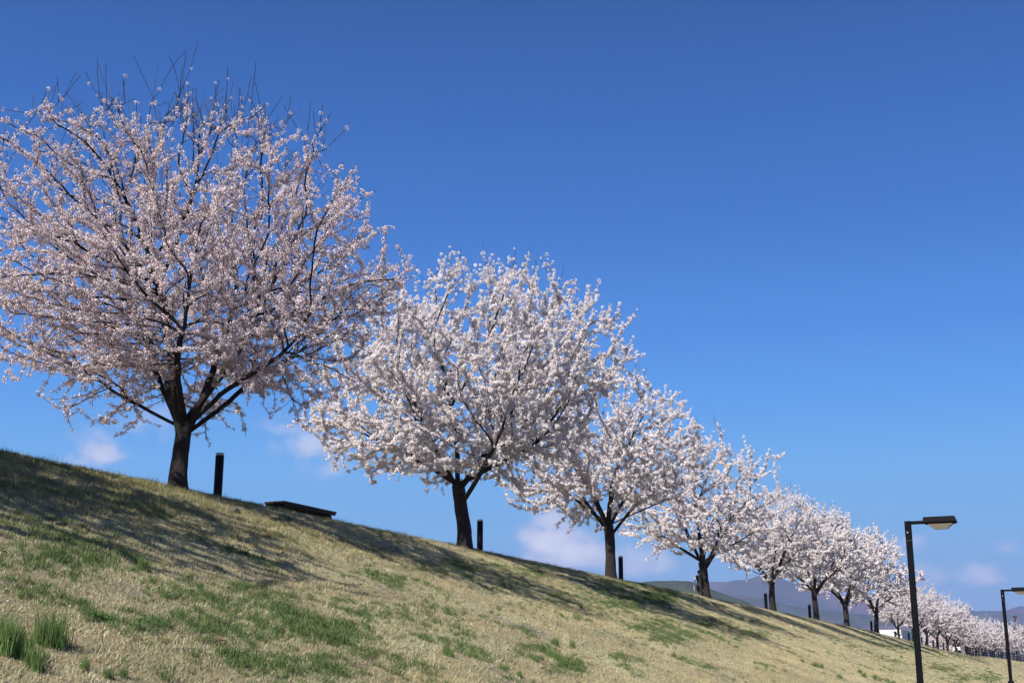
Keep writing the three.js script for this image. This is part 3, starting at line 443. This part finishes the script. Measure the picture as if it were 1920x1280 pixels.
  // taller tufts
  const tufts = [[-14.12,9.74,0.33],[-14.07,9.79,0.36],[-14.01,9.84,0.28],[-13.91,9.46,0.34],[-14.11,10.02,0.23],[-13.48,9.55,0.3],[-13.31,9.48,0.33],[-13.5,9.49,0.2],[-13.54,10.02,0.14],[-13.21,10.19,0.15],[-13.41,10.17,0.11],[-10.59,8.69,0.14],[-10.65,8.84,0.12],[-5.76,9.51,0.19],[-4.99,9.59,0.16],[-1.73,9.43,0.29],[-1.83,9.57,0.26],[-2.13,9.83,0.18],[0.07,8.79,0.22],[0.89,8.77,0.19],[-1.97,10.0,0.16],[-4.86,9.94,0.14],[-4.78,10.18,0.14],[-2.75,9.53,0.12],[1.74,9.23,0.13],[1.68,9.36,0.13],[21.43,8.89,0.22],[21.41,9.32,0.26],[21.9,9.4,0.22],[20.52,10.25,0.25],[27.06,9.8,0.25],[25.9,10.13,0.24],[26.82,10.4,0.25],[56.68,7.44,0.27],[37.13,-1.05,0.31],[-9.15,6.93,0.21],[-9.49,7.05,0.14],[-10.14,6.87,0.17],[1.45,7.0,0.11],[0.57,7.23,0.1],[5.06,6.89,0.12],[-2.82,5.95,0.11],[-4.65,6.12,0.07],[-3.58,5.72,0.07],[-5.04,6.13,0.07],[-0.82,5.31,0.12]];
  const ts = []; for (const [a, d, h] of tufts) for (let k = 0; k < 3; k++) { const s = h / 0.2 * (0.75 + 0.4 * R()), v = 0.85 + 0.4 * R(); ts.push([a + (R() - 0.5) * 0.10 * s, d + (R() - 0.5) * 0.10 * s, s * 0.62, s * (0.7 + 0.4 * R()), R() * 6.283, [v, v, v], 1]); }
  for (let i = 0; i < 420; i++) { const a = -16 + 52 * R(), d = 2.5 + 9 * R(); if (!inView(a, d) || fbm(a * 0.45, d * 0.6, 31.2, 3) < 0.02) continue; const s = 0.28 + 0.4 * R() * R(), v = 0.85 + 0.4 * R(); ts.push([a, d, s, s, R() * 6.283, [v, v, v], 1]); }
  strew('grass_tuft', 'taller bright green grass tufts standing out of the lawn', 'grass', bladeTile(14, 0.14, 110, 0.17, 0.0045, [0.02, 0.55], [greens[0], greens[1], greens[3], [0.12, 0.22, 0.045]], 0.35), ts);
  // clover mats
  const cl = []; for (let i = 0; i < 900; i++) { const k = R(), c = k < 0.45 ? [-11.75, 8.72, 0.5, 0.2] : k < 0.8 ? [-11.4, 9.0, 0.8, 0.3] : [-10.6, 9.3, 0.9, 0.5]; const a = c[0] + c[2] * (R() + R() - 1) , d = c[1] + c[3] * (R() + R() - 1) - (a - c[0]) * 0.12; const s = 0.7 + 0.6 * R(), v = 0.85 + 0.4 * R(); if (fbm(a * 3, d * 4, 2.2, 2) < -0.05 + 0.2 * R()) continue; cl.push([a, d, s, s, R() * 6.283, [v, v, v]]); }
  const leafPos = [], leafCol = []; { const q = rngOf(31); for (let i = 0; i < 14; i++) { const x = (q() - 0.5) * 0.09, z = (q() - 0.5) * 0.09, y = 0.02 + 0.035 * q(), r = 0.011, t = q() * 6.28, f = 0.8 + 0.4 * q(); for (let k = 0; k < 3; k++) { const b = t + k * 2.094; leafPos.push(x, y, z, x + Math.cos(b - 0.5) * r, y + 0.004 * q(), z + Math.sin(b - 0.5) * r, x + Math.cos(b + 0.5) * r, y + 0.006 * q(), z + Math.sin(b + 0.5) * r); for (let w = 0; w < 3; w++) leafCol.push(0.08 * f, 0.145 * f, 0.032 * f); } } }
  const lg = geoOf(leafPos, null, { color: [leafCol, 3] }); lg.computeVertexNormals();
  strew('clover', 'mats of small bright green clover leaves low on the left of the bank', 'clover', lg, cl);
  // fallen petals and dead leaves
  const ps = [], ls = [];
  for (let i = 0; i < 5200; i++) { const a = -18 + 60 * R(), d = 11.5 * R(); if (!inView(a, d)) continue; if (R() > 0.35 + 0.8 * fbm(a * 0.7, d * 0.7, 6.6, 3)) continue; const s = 0.6 + 0.8 * R() + (R() < 0.03 ? 1.2 : 0); ps.push([a, d, s, s, R() * 6.283, [1, 1, 1]]); }
  for (let i = 0; i < 260; i++) { const a = -16 + 40 * R(), d = 2 + 9 * R(); if (!inView(a, d)) continue; const s = 0.5 + 0.9 * R(), v = 0.6 + 0.8 * R(); ls.push([a, d, s, s, R() * 6.283, [v, v, v]]); }
  for (let i = 0; i < 7; i++) ls.push([-10.85 + 0.3 * (R() - 0.5), 9.37 + 0.14 * (R() - 0.5), 1 + 0.5 * R(), 1, R() * 6.283, [0.8, 0.7, 0.7]]);
  const pg = geoOf([-0.009, 0.05, 0, 0, 0.052, -0.008, 0.010, 0.055, 0, -0.009, 0.05, 0, 0.010, 0.055, 0, 0, 0.051, 0.008]); pg.computeVertexNormals();
  strew('fallen_petal', 'white fallen petals scattered over the lawn', 'petals', pg, ps, std([0.85, 0.80, 0.80], 0.8, { side: THREE.DoubleSide }));
  const dg = geoOf([-0.03, 0.05, 0, 0, 0.07, -0.017, 0.035, 0.055, 0.004, -0.03, 0.05, 0, 0.035, 0.055, 0.004, 0.003, 0.062, 0.018]); dg.computeVertexNormals();
  strew('dead_leaf', 'small curled brown leaves lying in the grass', 'leaves', dg, ls, std([0.15, 0.082, 0.05], 0.8, { side: THREE.DoubleSide }));
}

// ---------------------------------------------------------------- stone and clods
function lump(name, label, category, a, d, w, h, c, seed) {
  const g = new THREE.IcosahedronGeometry(1, 3), p = g.attributes.position;
  for (let i = 0; i < p.count; i++) { const x = p.getX(i), y = p.getY(i), z = p.getZ(i), k = 1 + 0.45 * fbm(x * 1.3 + seed, y * 1.3, z * 1.3, 3); p.setXYZ(i, x * k * w, y * k * h, z * k * w * 0.7); }
  g.computeVertexNormals(); const o = new THREE.Mesh(g, std(c, 0.95)); o.name = numbered(name); o.position.copy(onBank(a, d, h * 0.55)); o.rotation.y = seed; tag(o, label, category); scene.add(o);
}
lump('stone', 'dark stone half sunk in the grass below the first bollard', 'stone', -0.87, 2.21, 0.13, 0.085, [0.10, 0.085, 0.07], 1.3);
lump('earth_clod', 'dark clod of earth on the sunny grass at far left', 'clod', -8.93, 5.26, 0.09, 0.04, [0.07, 0.055, 0.045], 4.1);

// ---------------------------------------------------------------- bollard lights
{
  const black = new THREE.MeshPhysicalMaterial({ color: new THREE.Color(0.005, 0.005, 0.006), roughness: 0.55, specularIntensity: 0.3 }), cap = std([0.26, 0.24, 0.22], 0.6), glass = std([0.55, 0.55, 0.52], 0.35);
  const pts = [[0, 0], [0.105, 0], [0.105, 0.02], [0.1, 0.03], [0.1, 1.155], [0.094, 1.16]].map(p => new THREE.Vector2(...p));
  const proto = new THREE.Group();
  part('post', new THREE.LatheGeometry(pts, 20), black, proto);
  part('lens', new THREE.CylinderGeometry(0.092, 0.092, 0.035, 20).translate(0, 1.177, 0), glass, proto);
  part('cap', new THREE.LatheGeometry([[0, 0.02], [0.09, 0.02], [0.1, 0.012], [0.1, 0], [0, 0]].map(p => new THREE.Vector2(p[0], p[1] + 1.195)), 20), cap, proto);
  [[2.2, 'black bollard light right of the pinkish tree'], [16.48, 'black bollard light right of the wide white second tree'], [30.65, 'black bollard light right of the third tree'], [43.75, 'black bollard light right of the tree with the person'], [57.75, 'black bollard light half hidden by the fifth trunk'], [71.3, 'black bollard light touching the sixth trunk'], [85.9, 'black bollard light between the seventh and eighth trunks'], [99.2, 'black bollard light just right of the eighth trunk'], [124.8, 'dark bollard light at the right end of the white truck box'], [136.1, 'dark bollard light right of the near lamp post'], [147.6, 'dark bollard light under the pale blue sign'], [159.4, 'dark bollard light below the red traffic signal']].forEach(([a, label], i) => {
    const b = i ? proto.clone() : proto; b.name = numbered('bollard_light'); b.position.copy(onBank(a, -0.55, -0.05)); tag(b, label, 'bollard', 'bollard lights along the crest path'); scene.add(shade(b));
  });
}

// ---------------------------------------------------------------- bench
{
  const wood = std([0.085, 0.042, 0.030], 0.75), dark = std([0.03, 0.024, 0.022], 0.8);
  const c = onBank(6.35, -0.95), b = thing('bench', 'low dark brown slatted bench on the crest between the first two trees', 'bench', [c.x, c.y - 0.02, c.z], -AZ + Math.PI / 2);
  // local x runs along the crest, local z across it
  for (let i = 0; i < 4; i++) part('plank', rbox(2.5, 0.055, 0.14, 0.012, 0, 0.46, -0.24 + i * 0.16), wood, b);
  part('rim', mergeGeometries([box(2.46, 0.05, 0.03, 0, 0.405, -0.27), box(2.46, 0.05, 0.03, 0, 0.405, 0.27), box(0.05, 0.05, 0.5, -1.0, 0.405, 0), box(0.05, 0.05, 0.5, 1.0, 0.405, 0)]), dark, b);
  for (const x of [-1.05, 1.05]) part('leg', rbox(0.1, 0.42, 0.5, 0.01, x, 0.18, 0), dark, b);
  shade(b);
}

// ---------------------------------------------------------------- lamp posts
function lampPost(label, a, d, H, baseTop) {
  const black = new THREE.MeshPhysicalMaterial({ color: new THREE.Color(0.0045, 0.0052, 0.0075), roughness: 0.6, specularIntensity: 0.14 }), bowlM = std([0.32, 0.28, 0.22], 0.4), bolt = std([0.7, 0.7, 0.68], 0.3, { metalness: 0.6 });
  const [x, D] = worldOf(a, d), y0 = Math.max(0.0, bankHeight(a, d));
  const L = thing('lamp_post', label, 'lamp post', [x, y0, -D], -AZ, 'lamp posts at the foot of the bank'); H -= y0;
  // local +x reaches out over the car park
  part('base', mergeGeometries([rbox(0.18, baseTop - y0, 0.18, 0.01, 0, (baseTop - y0) / 2, 0), box(0.34, 0.03, 0.34, 0, 0.015, 0)]), black, L);
  part('pole', mergeGeometries([rbox(0.112, H - 1.2 - 0.36, 0.112, 0.008, 0, 1.2 + (H - 1.2 - 0.36) / 2, 0), rbox(0.117, 0.358, 0.117, 0.008, 0, H - 0.179, 0)]), black, L);
  part('joint_ring', box(0.121, 0.012, 0.121, 0, H - 0.372, 0), std([0.035, 0.037, 0.042], 0.6), L);
  part('bolt', new THREE.CylinderGeometry(0.014, 0.014, 0.012, 10).rotateX(Math.PI / 2).translate(-0.01, H - 0.22, 0.062), bolt, L);
  part('bolt', new THREE.CylinderGeometry(0.012, 0.012, 0.012, 10).rotateZ(Math.PI / 2).translate(-0.062, H - 0.33, 0.0), bolt, L);
  part('arm', rbox(0.25, 0.062, 0.06, 0.006, 0.175, H - 0.034, 0), black, L);
  // head: shallow housing with a sloping rim, open below
  const w = 0.135, h0 = H + 0.025, x0 = 0.285, x1 = 0.91;
  const hull = (lo, hi) => { const p = []; for (const q of [lo, hi]) p.push(...q); const idx = [0, 1, 5, 0, 5, 4, 1, 2, 6, 1, 6, 5, 2, 3, 7, 2, 7, 6, 3, 0, 4, 3, 4, 7, 4, 5, 6, 4, 6, 7, 0, 2, 1, 0, 3, 2]; return geoOf(p.flat(), idx).toNonIndexed(); };
  const fl = g => { g.computeVertexNormals(); return g; };
  part('housing', fl(hull([[x0, h0 - 0.075, -w], [x1, h0 - 0.075, -w], [x1, h0 - 0.075, w], [x0, h0 - 0.075, w]], [[x0 + 0.02, h0 + 0.03, -w + 0.02], [x1 - 0.04, h0 + 0.03, -w + 0.02], [x1 - 0.04, h0 + 0.03, w - 0.02], [x0 + 0.02, h0 + 0.03, w - 0.02]])), black, L);
  part('rim', fl(hull([[x0 + 0.06, h0 - 0.105, -w + 0.03], [x1 - 0.05, h0 - 0.105, -w + 0.03], [x1 - 0.05, h0 - 0.105, w - 0.03], [x0 + 0.06, h0 - 0.105, w - 0.03]], [[x0, h0 - 0.0755, -w], [x1, h0 - 0.0755, -w], [x1, h0 - 0.0755, w], [x0, h0 - 0.0755, w]])), black, L);
  part('bowl', fl(hull([[x0 + 0.21, h0 - 0.205, -0.05], [x1 - 0.19, h0 - 0.205, -0.05], [x1 - 0.19, h0 - 0.205, 0.05], [x0 + 0.21, h0 - 0.205, 0.05]], [[x0 + 0.08, h0 - 0.1, -w + 0.028], [x1 - 0.07, h0 - 0.1, -w + 0.028], [x1 - 0.07, h0 - 0.1, w - 0.028], [x0 + 0.08, h0 - 0.1, w - 0.028]])), bowlM, L);
  shade(L);
}
lampPost('tall black lamp post at right, its whole lamp head in view', 3.68, 14.7, 4.6, 1.5);
lampPost('farther black lamp post cut by the right edge', 25.36, 15.06, 4.6, 1.575);

// ---------------------------------------------------------------- person behind the fourth tree
function bodyMesh(bones, blend, cell, paint) {
  // naive surface nets over a smooth union of tapered capsules
  const lo = new THREE.Vector3(1e9, 1e9, 1e9), hi = new THREE.Vector3(-1e9, -1e9, -1e9);
  for (const [a, b, ra, rb] of bones) for (const [p, r] of [[a, ra], [b, rb]]) { lo.min(new THREE.Vector3(p[0] - r - 0.06, p[1] - r - 0.06, p[2] - r - 0.06)); hi.max(new THREE.Vector3(p[0] + r + 0.06, p[1] + r + 0.06, p[2] + r + 0.06)); }
  const nx = Math.ceil((hi.x - lo.x) / cell) + 1, ny = Math.ceil((hi.y - lo.y) / cell) + 1, nz = Math.ceil((hi.z - lo.z) / cell) + 1;
  const f = (x, y, z) => { let s = 0; for (const [a, b, ra, rb, sq] of bones) { const bx = b[0] - a[0], by = b[1] - a[1], bz = b[2] - a[2], zz = sq || 1, px = x - a[0], py = y - a[1], pz = z - a[2], t = clamp((px * bx + py * by + pz * bz) / (bx * bx + by * by + bz * bz || 1)); const dx = px - bx * t, dy = py - by * t, dz = (pz - bz * t) * zz; s += Math.exp(-(Math.sqrt(dx * dx + dy * dy + dz * dz) - lerp(ra, rb, t)) / blend); } return -blend * Math.log(s + 1e-30); };
  const F = new Float32Array(nx * ny * nz), id = (i, j, k) => (k * ny + j) * nx + i;
  for (let k = 0; k < nz; k++) for (let j = 0; j < ny; j++) for (let i = 0; i < nx; i++) F[id(i, j, k)] = f(lo.x + i * cell, lo.y + j * cell, lo.z + k * cell);
  const vert = new Int32Array(nx * ny * nz).fill(-1), pos = [], col = [], idx = [];
  for (let k = 0; k < nz - 1; k++) for (let j = 0; j < ny - 1; j++) for (let i = 0; i < nx - 1; i++) {
    let n = 0, x = 0, y = 0, z = 0; const v = q => F[id(i + (q & 1), j + (q >> 1 & 1), k + (q >> 2))];
    for (let q = 0; q < 8; q++) for (const e of [1, 2, 4]) if (!(q & e)) { const a = v(q), b = v(q | e); if ((a < 0) !== (b < 0)) { const t = a / (a - b); x += (q & 1) + (e === 1 ? t : 0); y += (q >> 1 & 1) + (e === 2 ? t : 0); z += (q >> 2) + (e === 4 ? t : 0); n++; } }
    if (n) { vert[id(i, j, k)] = pos.length / 3; const p = [lo.x + (i + x / n) * cell, lo.y + (j + y / n) * cell, lo.z + (k + z / n) * cell]; pos.push(...p); col.push(...paint(...p)); }
  }
  for (let k = 1; k < nz - 1; k++) for (let j = 1; j < ny - 1; j++) for (let i = 1; i < nx - 1; i++) {
    const a = F[id(i, j, k)] < 0, quad = (p, q, r, s, flip) => flip ? idx.push(p, r, q, p, s, r) : idx.push(p, q, r, p, r, s);
    if (a !== F[id(i + 1, j, k)] < 0) quad(vert[id(i, j - 1, k - 1)], vert[id(i, j, k - 1)], vert[id(i, j, k)], vert[id(i, j - 1, k)], !a);
    if (a !== F[id(i, j + 1, k)] < 0) quad(vert[id(i - 1, j, k - 1)], vert[id(i - 1, j, k)], vert[id(i, j, k)], vert[id(i, j, k - 1)], !a);
    if (a !== F[id(i, j, k + 1)] < 0) quad(vert[id(i - 1, j - 1, k)], vert[id(i, j - 1, k)], vert[id(i, j, k)], vert[id(i - 1, j, k)], !a);
  }
  const g = geoOf(pos, idx, { color: [col, 3] }); g.computeVertexNormals(); return g;
}
{
  const skin = [0.46, 0.27, 0.20], white = [0.72, 0.74, 0.78], black = [0.018, 0.019, 0.022], trousers = [0.022, 0.023, 0.028], hair = [0.012, 0.010, 0.009];
  const bones = [
    [[0, 0.98, 0], [0, 1.18, 0.01], 0.145, 0.135, 1.45], [[0, 1.18, 0.01], [0, 1.36, 0], 0.14, 0.15, 1.45], [[-0.15, 1.4, -0.01], [0.15, 1.4, -0.01], 0.075, 0.075], [[0, 1.4, 0], [0, 1.53, 0.015], 0.06, 0.055],
    [[0, 1.585, 0.03], [0, 1.64, 0.015], 0.08, 0.092, 0.92], [[0, 1.6, 0.115], [0, 1.575, 0.122], 0.014, 0.018], [[-0.085, 1.6, 0.01], [-0.088, 1.63, 0.005], 0.016, 0.018], [[0.085, 1.6, 0.01], [0.088, 1.63, 0.005], 0.016, 0.018]];
  for (const s of [-1, 1]) {
    bones.push([[s * 0.19, 1.39, -0.01], [s * 0.27, 1.12, -0.02], 0.062, 0.048], [[s * 0.27, 1.12, -0.02], [s * 0.28, 0.88, 0.05], 0.046, 0.036], [[s * 0.28, 0.88, 0.05], [s * 0.28, 0.80, 0.075], 0.034, 0.036]);
    for (const [o, l] of [[-0.03, 0.07], [-0.01, 0.085], [0.01, 0.08], [0.03, 0.065]]) bones.push([[s * 0.28, 0.79, 0.08 + o], [s * 0.272, 0.79 - l, 0.085 + o], 0.0125, 0.01]);
    bones.push([[s * 0.275, 0.83, 0.105], [s * 0.26, 0.775, 0.135], 0.013, 0.011]);
    bones.push([[s * 0.085, 0.95, 0], [s * 0.1, 0.5, 0.01], 0.098, 0.062], [[s * 0.1, 0.5, 0.01], [s * 0.105, 0.09, -0.02], 0.06, 0.045], [[s * 0.105, 0.05, -0.03], [s * 0.12, 0.04, 0.17], 0.048, 0.042]);
  }
  const paint = (x, y, z) => y > 1.665 || (y > 1.57 && z < -0.005 && Math.abs(x) < 0.082) || (y > 1.6 && Math.abs(x) > 0.07 && z < 0.03 && Math.abs(x) < 0.083) ? hair : y > 1.475 ? skin : Math.abs(x) > 0.21 && y < 0.885 ? skin : Math.abs(x) > 0.165 && y > 0.86 ? white : y < 0.1 ? [0.05, 0.05, 0.05] : y < 0.93 ? trousers : black;
  const p = thing('person', 'person in a black vest with white sleeves standing behind the fourth trunk', 'person', [10.27, 0, -71.0], 2.75);
  const g0 = (71 - 27.49) * AD + (10.27 + 7.25) * AX, d0 = SC - (10.27 * NX + 71 * ND); p.position.y = bankHeight(g0, d0); p.scale.setScalar(1.14);
  part('body', bodyMesh(bones, 0.014, 0.016, paint), std([1, 1, 1], 0.85, { vertexColors: true }), p); shade(p);
}

// ---------------------------------------------------------------- truck box beyond the crest
{
  const turn = -28.5 * rad, t = thing('box_truck', 'white box truck body seen over the crest beyond the trees', 'truck', [41.15, 0, -142.6], turn);
  // local -z runs away along the road, the rear doors face +z
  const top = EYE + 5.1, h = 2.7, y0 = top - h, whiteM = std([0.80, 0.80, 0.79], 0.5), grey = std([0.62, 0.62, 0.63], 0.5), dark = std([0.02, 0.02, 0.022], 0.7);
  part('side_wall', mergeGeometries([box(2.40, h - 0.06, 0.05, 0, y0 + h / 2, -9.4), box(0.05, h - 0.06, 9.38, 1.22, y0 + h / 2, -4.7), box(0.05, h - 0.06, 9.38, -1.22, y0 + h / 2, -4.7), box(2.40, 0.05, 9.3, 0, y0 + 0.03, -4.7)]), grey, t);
  part('roof', rbox(2.52, 0.06, 9.5, 0.02, 0, top, -4.72), whiteM, t);
  const xs = [-1.22, -0.66, -0.28, 0.26, 0.66, 1.22];
  for (let i = 0; i < 5; i++) if (i !== 3) { const w = xs[i + 1] - xs[i] - 0.03, x = (xs[i] + xs[i + 1]) / 2; part('door_panel', rbox(w, h - 0.16, 0.05, 0.01, x, y0 + h / 2 - 0.02, 0.012), whiteM, t); part('hinge', box(0.05, 0.12, 0.03, x - w / 2 + 0.03, top - 0.35, 0.055), grey, t); }
  part('door_panel', rbox(0.14, h - 0.16, 0.05, 0.01, 0.35, y0 + h / 2 - 0.02, 0.012), whiteM, t);
  part('door_gap', box(0.24, h - 0.2, 0.03, 0.54, y0 + h / 2, -0.08), dark, t);
  part('lintel', box(2.44, 0.1, 0.06, 0, top - 0.085, 0.02), whiteM, t);
  part('marker_light', box(0.1, 0.04, 0.03, -1.0, top - 0.08, 0.068), std([0.5, 0.06, 0.04], 0.5), t); part('marker_light', box(0.1, 0.04, 0.03, 1.0, top - 0.08, 0.068), std([0.5, 0.06, 0.04], 0.5), t);
  part('chassis', box(0.9, 0.25, 9.2, 0, y0 - 0.16, -4.6), dark, t);
  part('cab', mergeGeometries([rbox(2.3, 2.2, 1.9, 0.12, 0, y0 + 0.55, -10.6)]), whiteM, t);
  for (const z of [-1.6, -2.8, -10.4]) for (const x of [-0.95, 0.95]) { const w = part('wheel', new THREE.CylinderGeometry(0.48, 0.48, 0.3, 20).rotateZ(Math.PI / 2).translate(x, y0 - 0.5, z), dark, t); part('rim', new THREE.CylinderGeometry(0.27, 0.27, 0.32, 16).rotateZ(Math.PI / 2).translate(x, y0 - 0.5, z), grey, w); }
  shade(t);
  // the road it stands on, behind the bank
  const road = box(7, 0.4, 60, 0, y0 - 0.98 - 0.2, -10); const r = structure('road', road, std([0.055, 0.055, 0.057], 0.95)); r.position.copy(t.position); r.rotation.y = turn;
  structure('road_bank', box(11, y0 - 1.4, 62, 0, (y0 - 1.4) / 2 - 0.2, -10), std([0.2, 0.17, 0.1], 1)).position.copy(t.position); scene.children[scene.children.length - 1].rotation.y = turn;
}

// ---------------------------------------------------------------- far signal, signs, fence, lamp
{
  const dark = std([0.02, 0.02, 0.022], 0.6), steel = std([0.14, 0.14, 0.15], 0.6);
  const s = thing('traffic_signal', 'dark horizontal traffic signal with its red light on, beyond the far trees', 'traffic light', [74.6, -0.2, -250], -0.1), y = EYE + 7.16 + 0.2;
  part('post', new THREE.CylinderGeometry(0.1, 0.13, y + 0.6, 12).translate(-3.2, (y + 0.6) / 2, 0), steel, s);
  part('arm', new THREE.CylinderGeometry(0.05, 0.07, 10, 10).rotateZ(Math.PI / 2).translate(1.8, y, -0.15), steel, s);
  part('housing', rbox(1.3, 0.46, 0.2, 0.05, 6.75, y, 0), dark, s);
  const glow = std([0.3, 0.01, 0.01], 0.4, { emissive: new THREE.Color(1, 0.05, 0.03), emissiveIntensity: 1.4 });
  [std([0.02, 0.05, 0.03], 0.3), std([0.05, 0.04, 0.015], 0.3), glow].forEach((m, i) => { part(i === 2 ? 'red_light' : 'lamp_lens', new THREE.CylinderGeometry(0.16, 0.16, 0.05, 20).rotateX(Math.PI / 2).translate(6.33 + i * 0.42, y, 0.11), m, s); part('visor', new THREE.CylinderGeometry(0.18, 0.18, 0.22, 16, 1, true, Math.PI / 2, Math.PI).rotateX(Math.PI / 2).translate(6.33 + i * 0.42, y, 0.2), std([0.02, 0.02, 0.022], 0.6, { side: THREE.DoubleSide }), s); });
  shade(s);
  const b = thing('road_sign', 'pale blue white road sign hanging below the signal arm', 'sign', [78.6, 0, -245], -0.25), yb = EYE + 6.6;
  part('board', rbox(1.45, 0.66, 0.05, 0.02, 0, yb, 0), std([0.62, 0.66, 0.82], 0.5), b); part('post', new THREE.CylinderGeometry(0.05, 0.06, yb + 0.25, 10).translate(0.35, (yb - 0.25) / 2, -0.07), steel, b); shade(b);
  const q = onBank(171.5, 0.3), n = thing('notice_board', 'white notice board on the crest at the end of the tree row', 'notice board', [64.3, 0, -190], -0.3), na = (64.3 + 7.25) * AX + (190 - 27.49) * AD, ndd = SC - (64.3 * NX + 190 * ND); n.position.y = bankHeight(na, ndd);
  const hb = EYE + 4.17 - n.position.y; part('board', rbox(0.98, 0.54, 0.04, 0.01, 0, hb, 0), std([0.78, 0.78, 0.76], 0.5), n); for (const x of [-0.3, 0.3]) part('post', box(0.05, hb, 0.05, x, hb / 2, -0.05), dark, n);
  part('front_post', mergeGeometries([box(0.14, hb + 0.05, 0.06, 0.02, (hb + 0.05) / 2, 0.3), box(0.5, 0.06, 0.06, 0.1, hb + 0.08, 0.3)]), dark, n); shade(n);
  // rail fence along the bend of the crest
  const wood = std([0.03, 0.026, 0.024], 0.85), p0 = onBank(184, 0.9), f = thing('rail_fence', 'dark post and rail fence along the far end of the crest', 'fence', [p0.x, p0.y, p0.z]);
  const posts = []; for (let a = 184; a < 262; a += 2.7) posts.push(onBank(a, 0.1 + bend(a)));
  posts.forEach((p, i) => { part('post', box(0.17, 1.45, 0.17, p.x - p0.x, p.y - p0.y + 0.6, p.z - p0.z), wood, f); if (i) { const u = posts[i - 1], L = u.distanceTo(p), m = u.clone().add(p).multiplyScalar(0.5).sub(p0), dir = p.clone().sub(u).normalize(), qq = new THREE.Quaternion().setFromUnitVectors(new THREE.Vector3(1, 0, 0), dir); for (const h of [0.35, 0.75, 1.15]) { const r = part('rail', box(L - 0.16, 0.1, 0.07), wood, f); r.position.set(m.x, m.y + h, m.z); r.quaternion.copy(qq); } } });
  shade(f);
  const l = thing('far_lamp', 'slender distant lamp pole rising above the blossom at far right', 'lamp post', [103.9, 0, -270]), yl = EYE + 12.3;
  part('pole', new THREE.CylinderGeometry(0.14, 0.18, yl, 10).translate(0, yl / 2, 0), std([0.045, 0.035, 0.033], 0.8), l);
  for (const x of [-0.26, 0.26]) { part('head', rbox(0.32, 0.34, 0.4, 0.06, x, yl + 0.1, 0), std([0.05, 0.038, 0.035], 0.7), l); }
  shade(l);
}

// ---------------------------------------------------------------- parked car, only its roof in the frame
{
  const paint = new THREE.MeshPhysicalMaterial({ roughness: 0.35, clearcoat: 1, clearcoatRoughness: 0.05, metalness: 0.3 }); paint.color.setRGB(0.11, 0.025, 0.075);
  const glass = std([0.02, 0.022, 0.025], 0.08), rubber = std([0.02, 0.02, 0.02], 0.9), alloy = std([0.5, 0.5, 0.5], 0.3, { metalness: 0.8 });
  const c = thing('parked_car', 'purple car at the bottom right corner, only its roof showing', 'car', [13.35, 0.012, -28], 0.15);
  const sh = new THREE.Shape(); [[-1.65, 0.3], [-1.68, 0.75], [-1.5, 0.95], [-0.75, 1.02]].forEach((p, i) => i ? sh.lineTo(...p) : sh.moveTo(...p)); sh.lineTo(1.6, 1.02); sh.lineTo(1.66, 0.6); sh.lineTo(1.62, 0.3); sh.closePath();
  const ex = (s, w, bv) => new THREE.ExtrudeGeometry(s, { depth: w, bevelEnabled: true, bevelSize: bv, bevelThickness: bv, bevelSegments: 3 }).translate(0, 0, -w / 2);
  part('body', ex(sh, 1.34, 0.06), paint, c);
  const cs = new THREE.Shape(); cs.moveTo(-0.95, 1.06); cs.lineTo(-0.42, 1.5); cs.lineTo(1.35, 1.5); cs.lineTo(1.55, 1.06); cs.closePath(); part('window', ex(cs, 1.26, 0.02), glass, c);
  const rf = new THREE.Shape(); rf.moveTo(-0.5, 1.5); rf.quadraticCurveTo(0.4, 1.6, 1.4, 1.51); rf.lineTo(1.42, 1.47); rf.lineTo(-0.55, 1.47); rf.closePath(); part('roof', ex(rf, 1.2, 0.04), paint, c);
  for (const x of [-1.05, 1.1]) for (const z of [-0.66, 0.66]) { const w = part('wheel', new THREE.CylinderGeometry(0.29, 0.29, 0.18, 24).rotateX(Math.PI / 2).translate(x, 0.29, z), rubber, c); part('rim', new THREE.CylinderGeometry(0.18, 0.18, 0.19, 16).rotateX(Math.PI / 2).translate(x, 0.29, z), alloy, w); }
  for (const z of [-0.5, 0.5]) { part('headlight', rbox(0.08, 0.14, 0.26, 0.03, -1.7, 0.78, z), std([0.7, 0.7, 0.7], 0.15), c); part('tail_light', rbox(0.06, 0.3, 0.12, 0.02, 1.69, 0.8, z * 1.25), std([0.4, 0.02, 0.02], 0.25), c); }
  shade(c);
}

renderer.render(scene, camera);
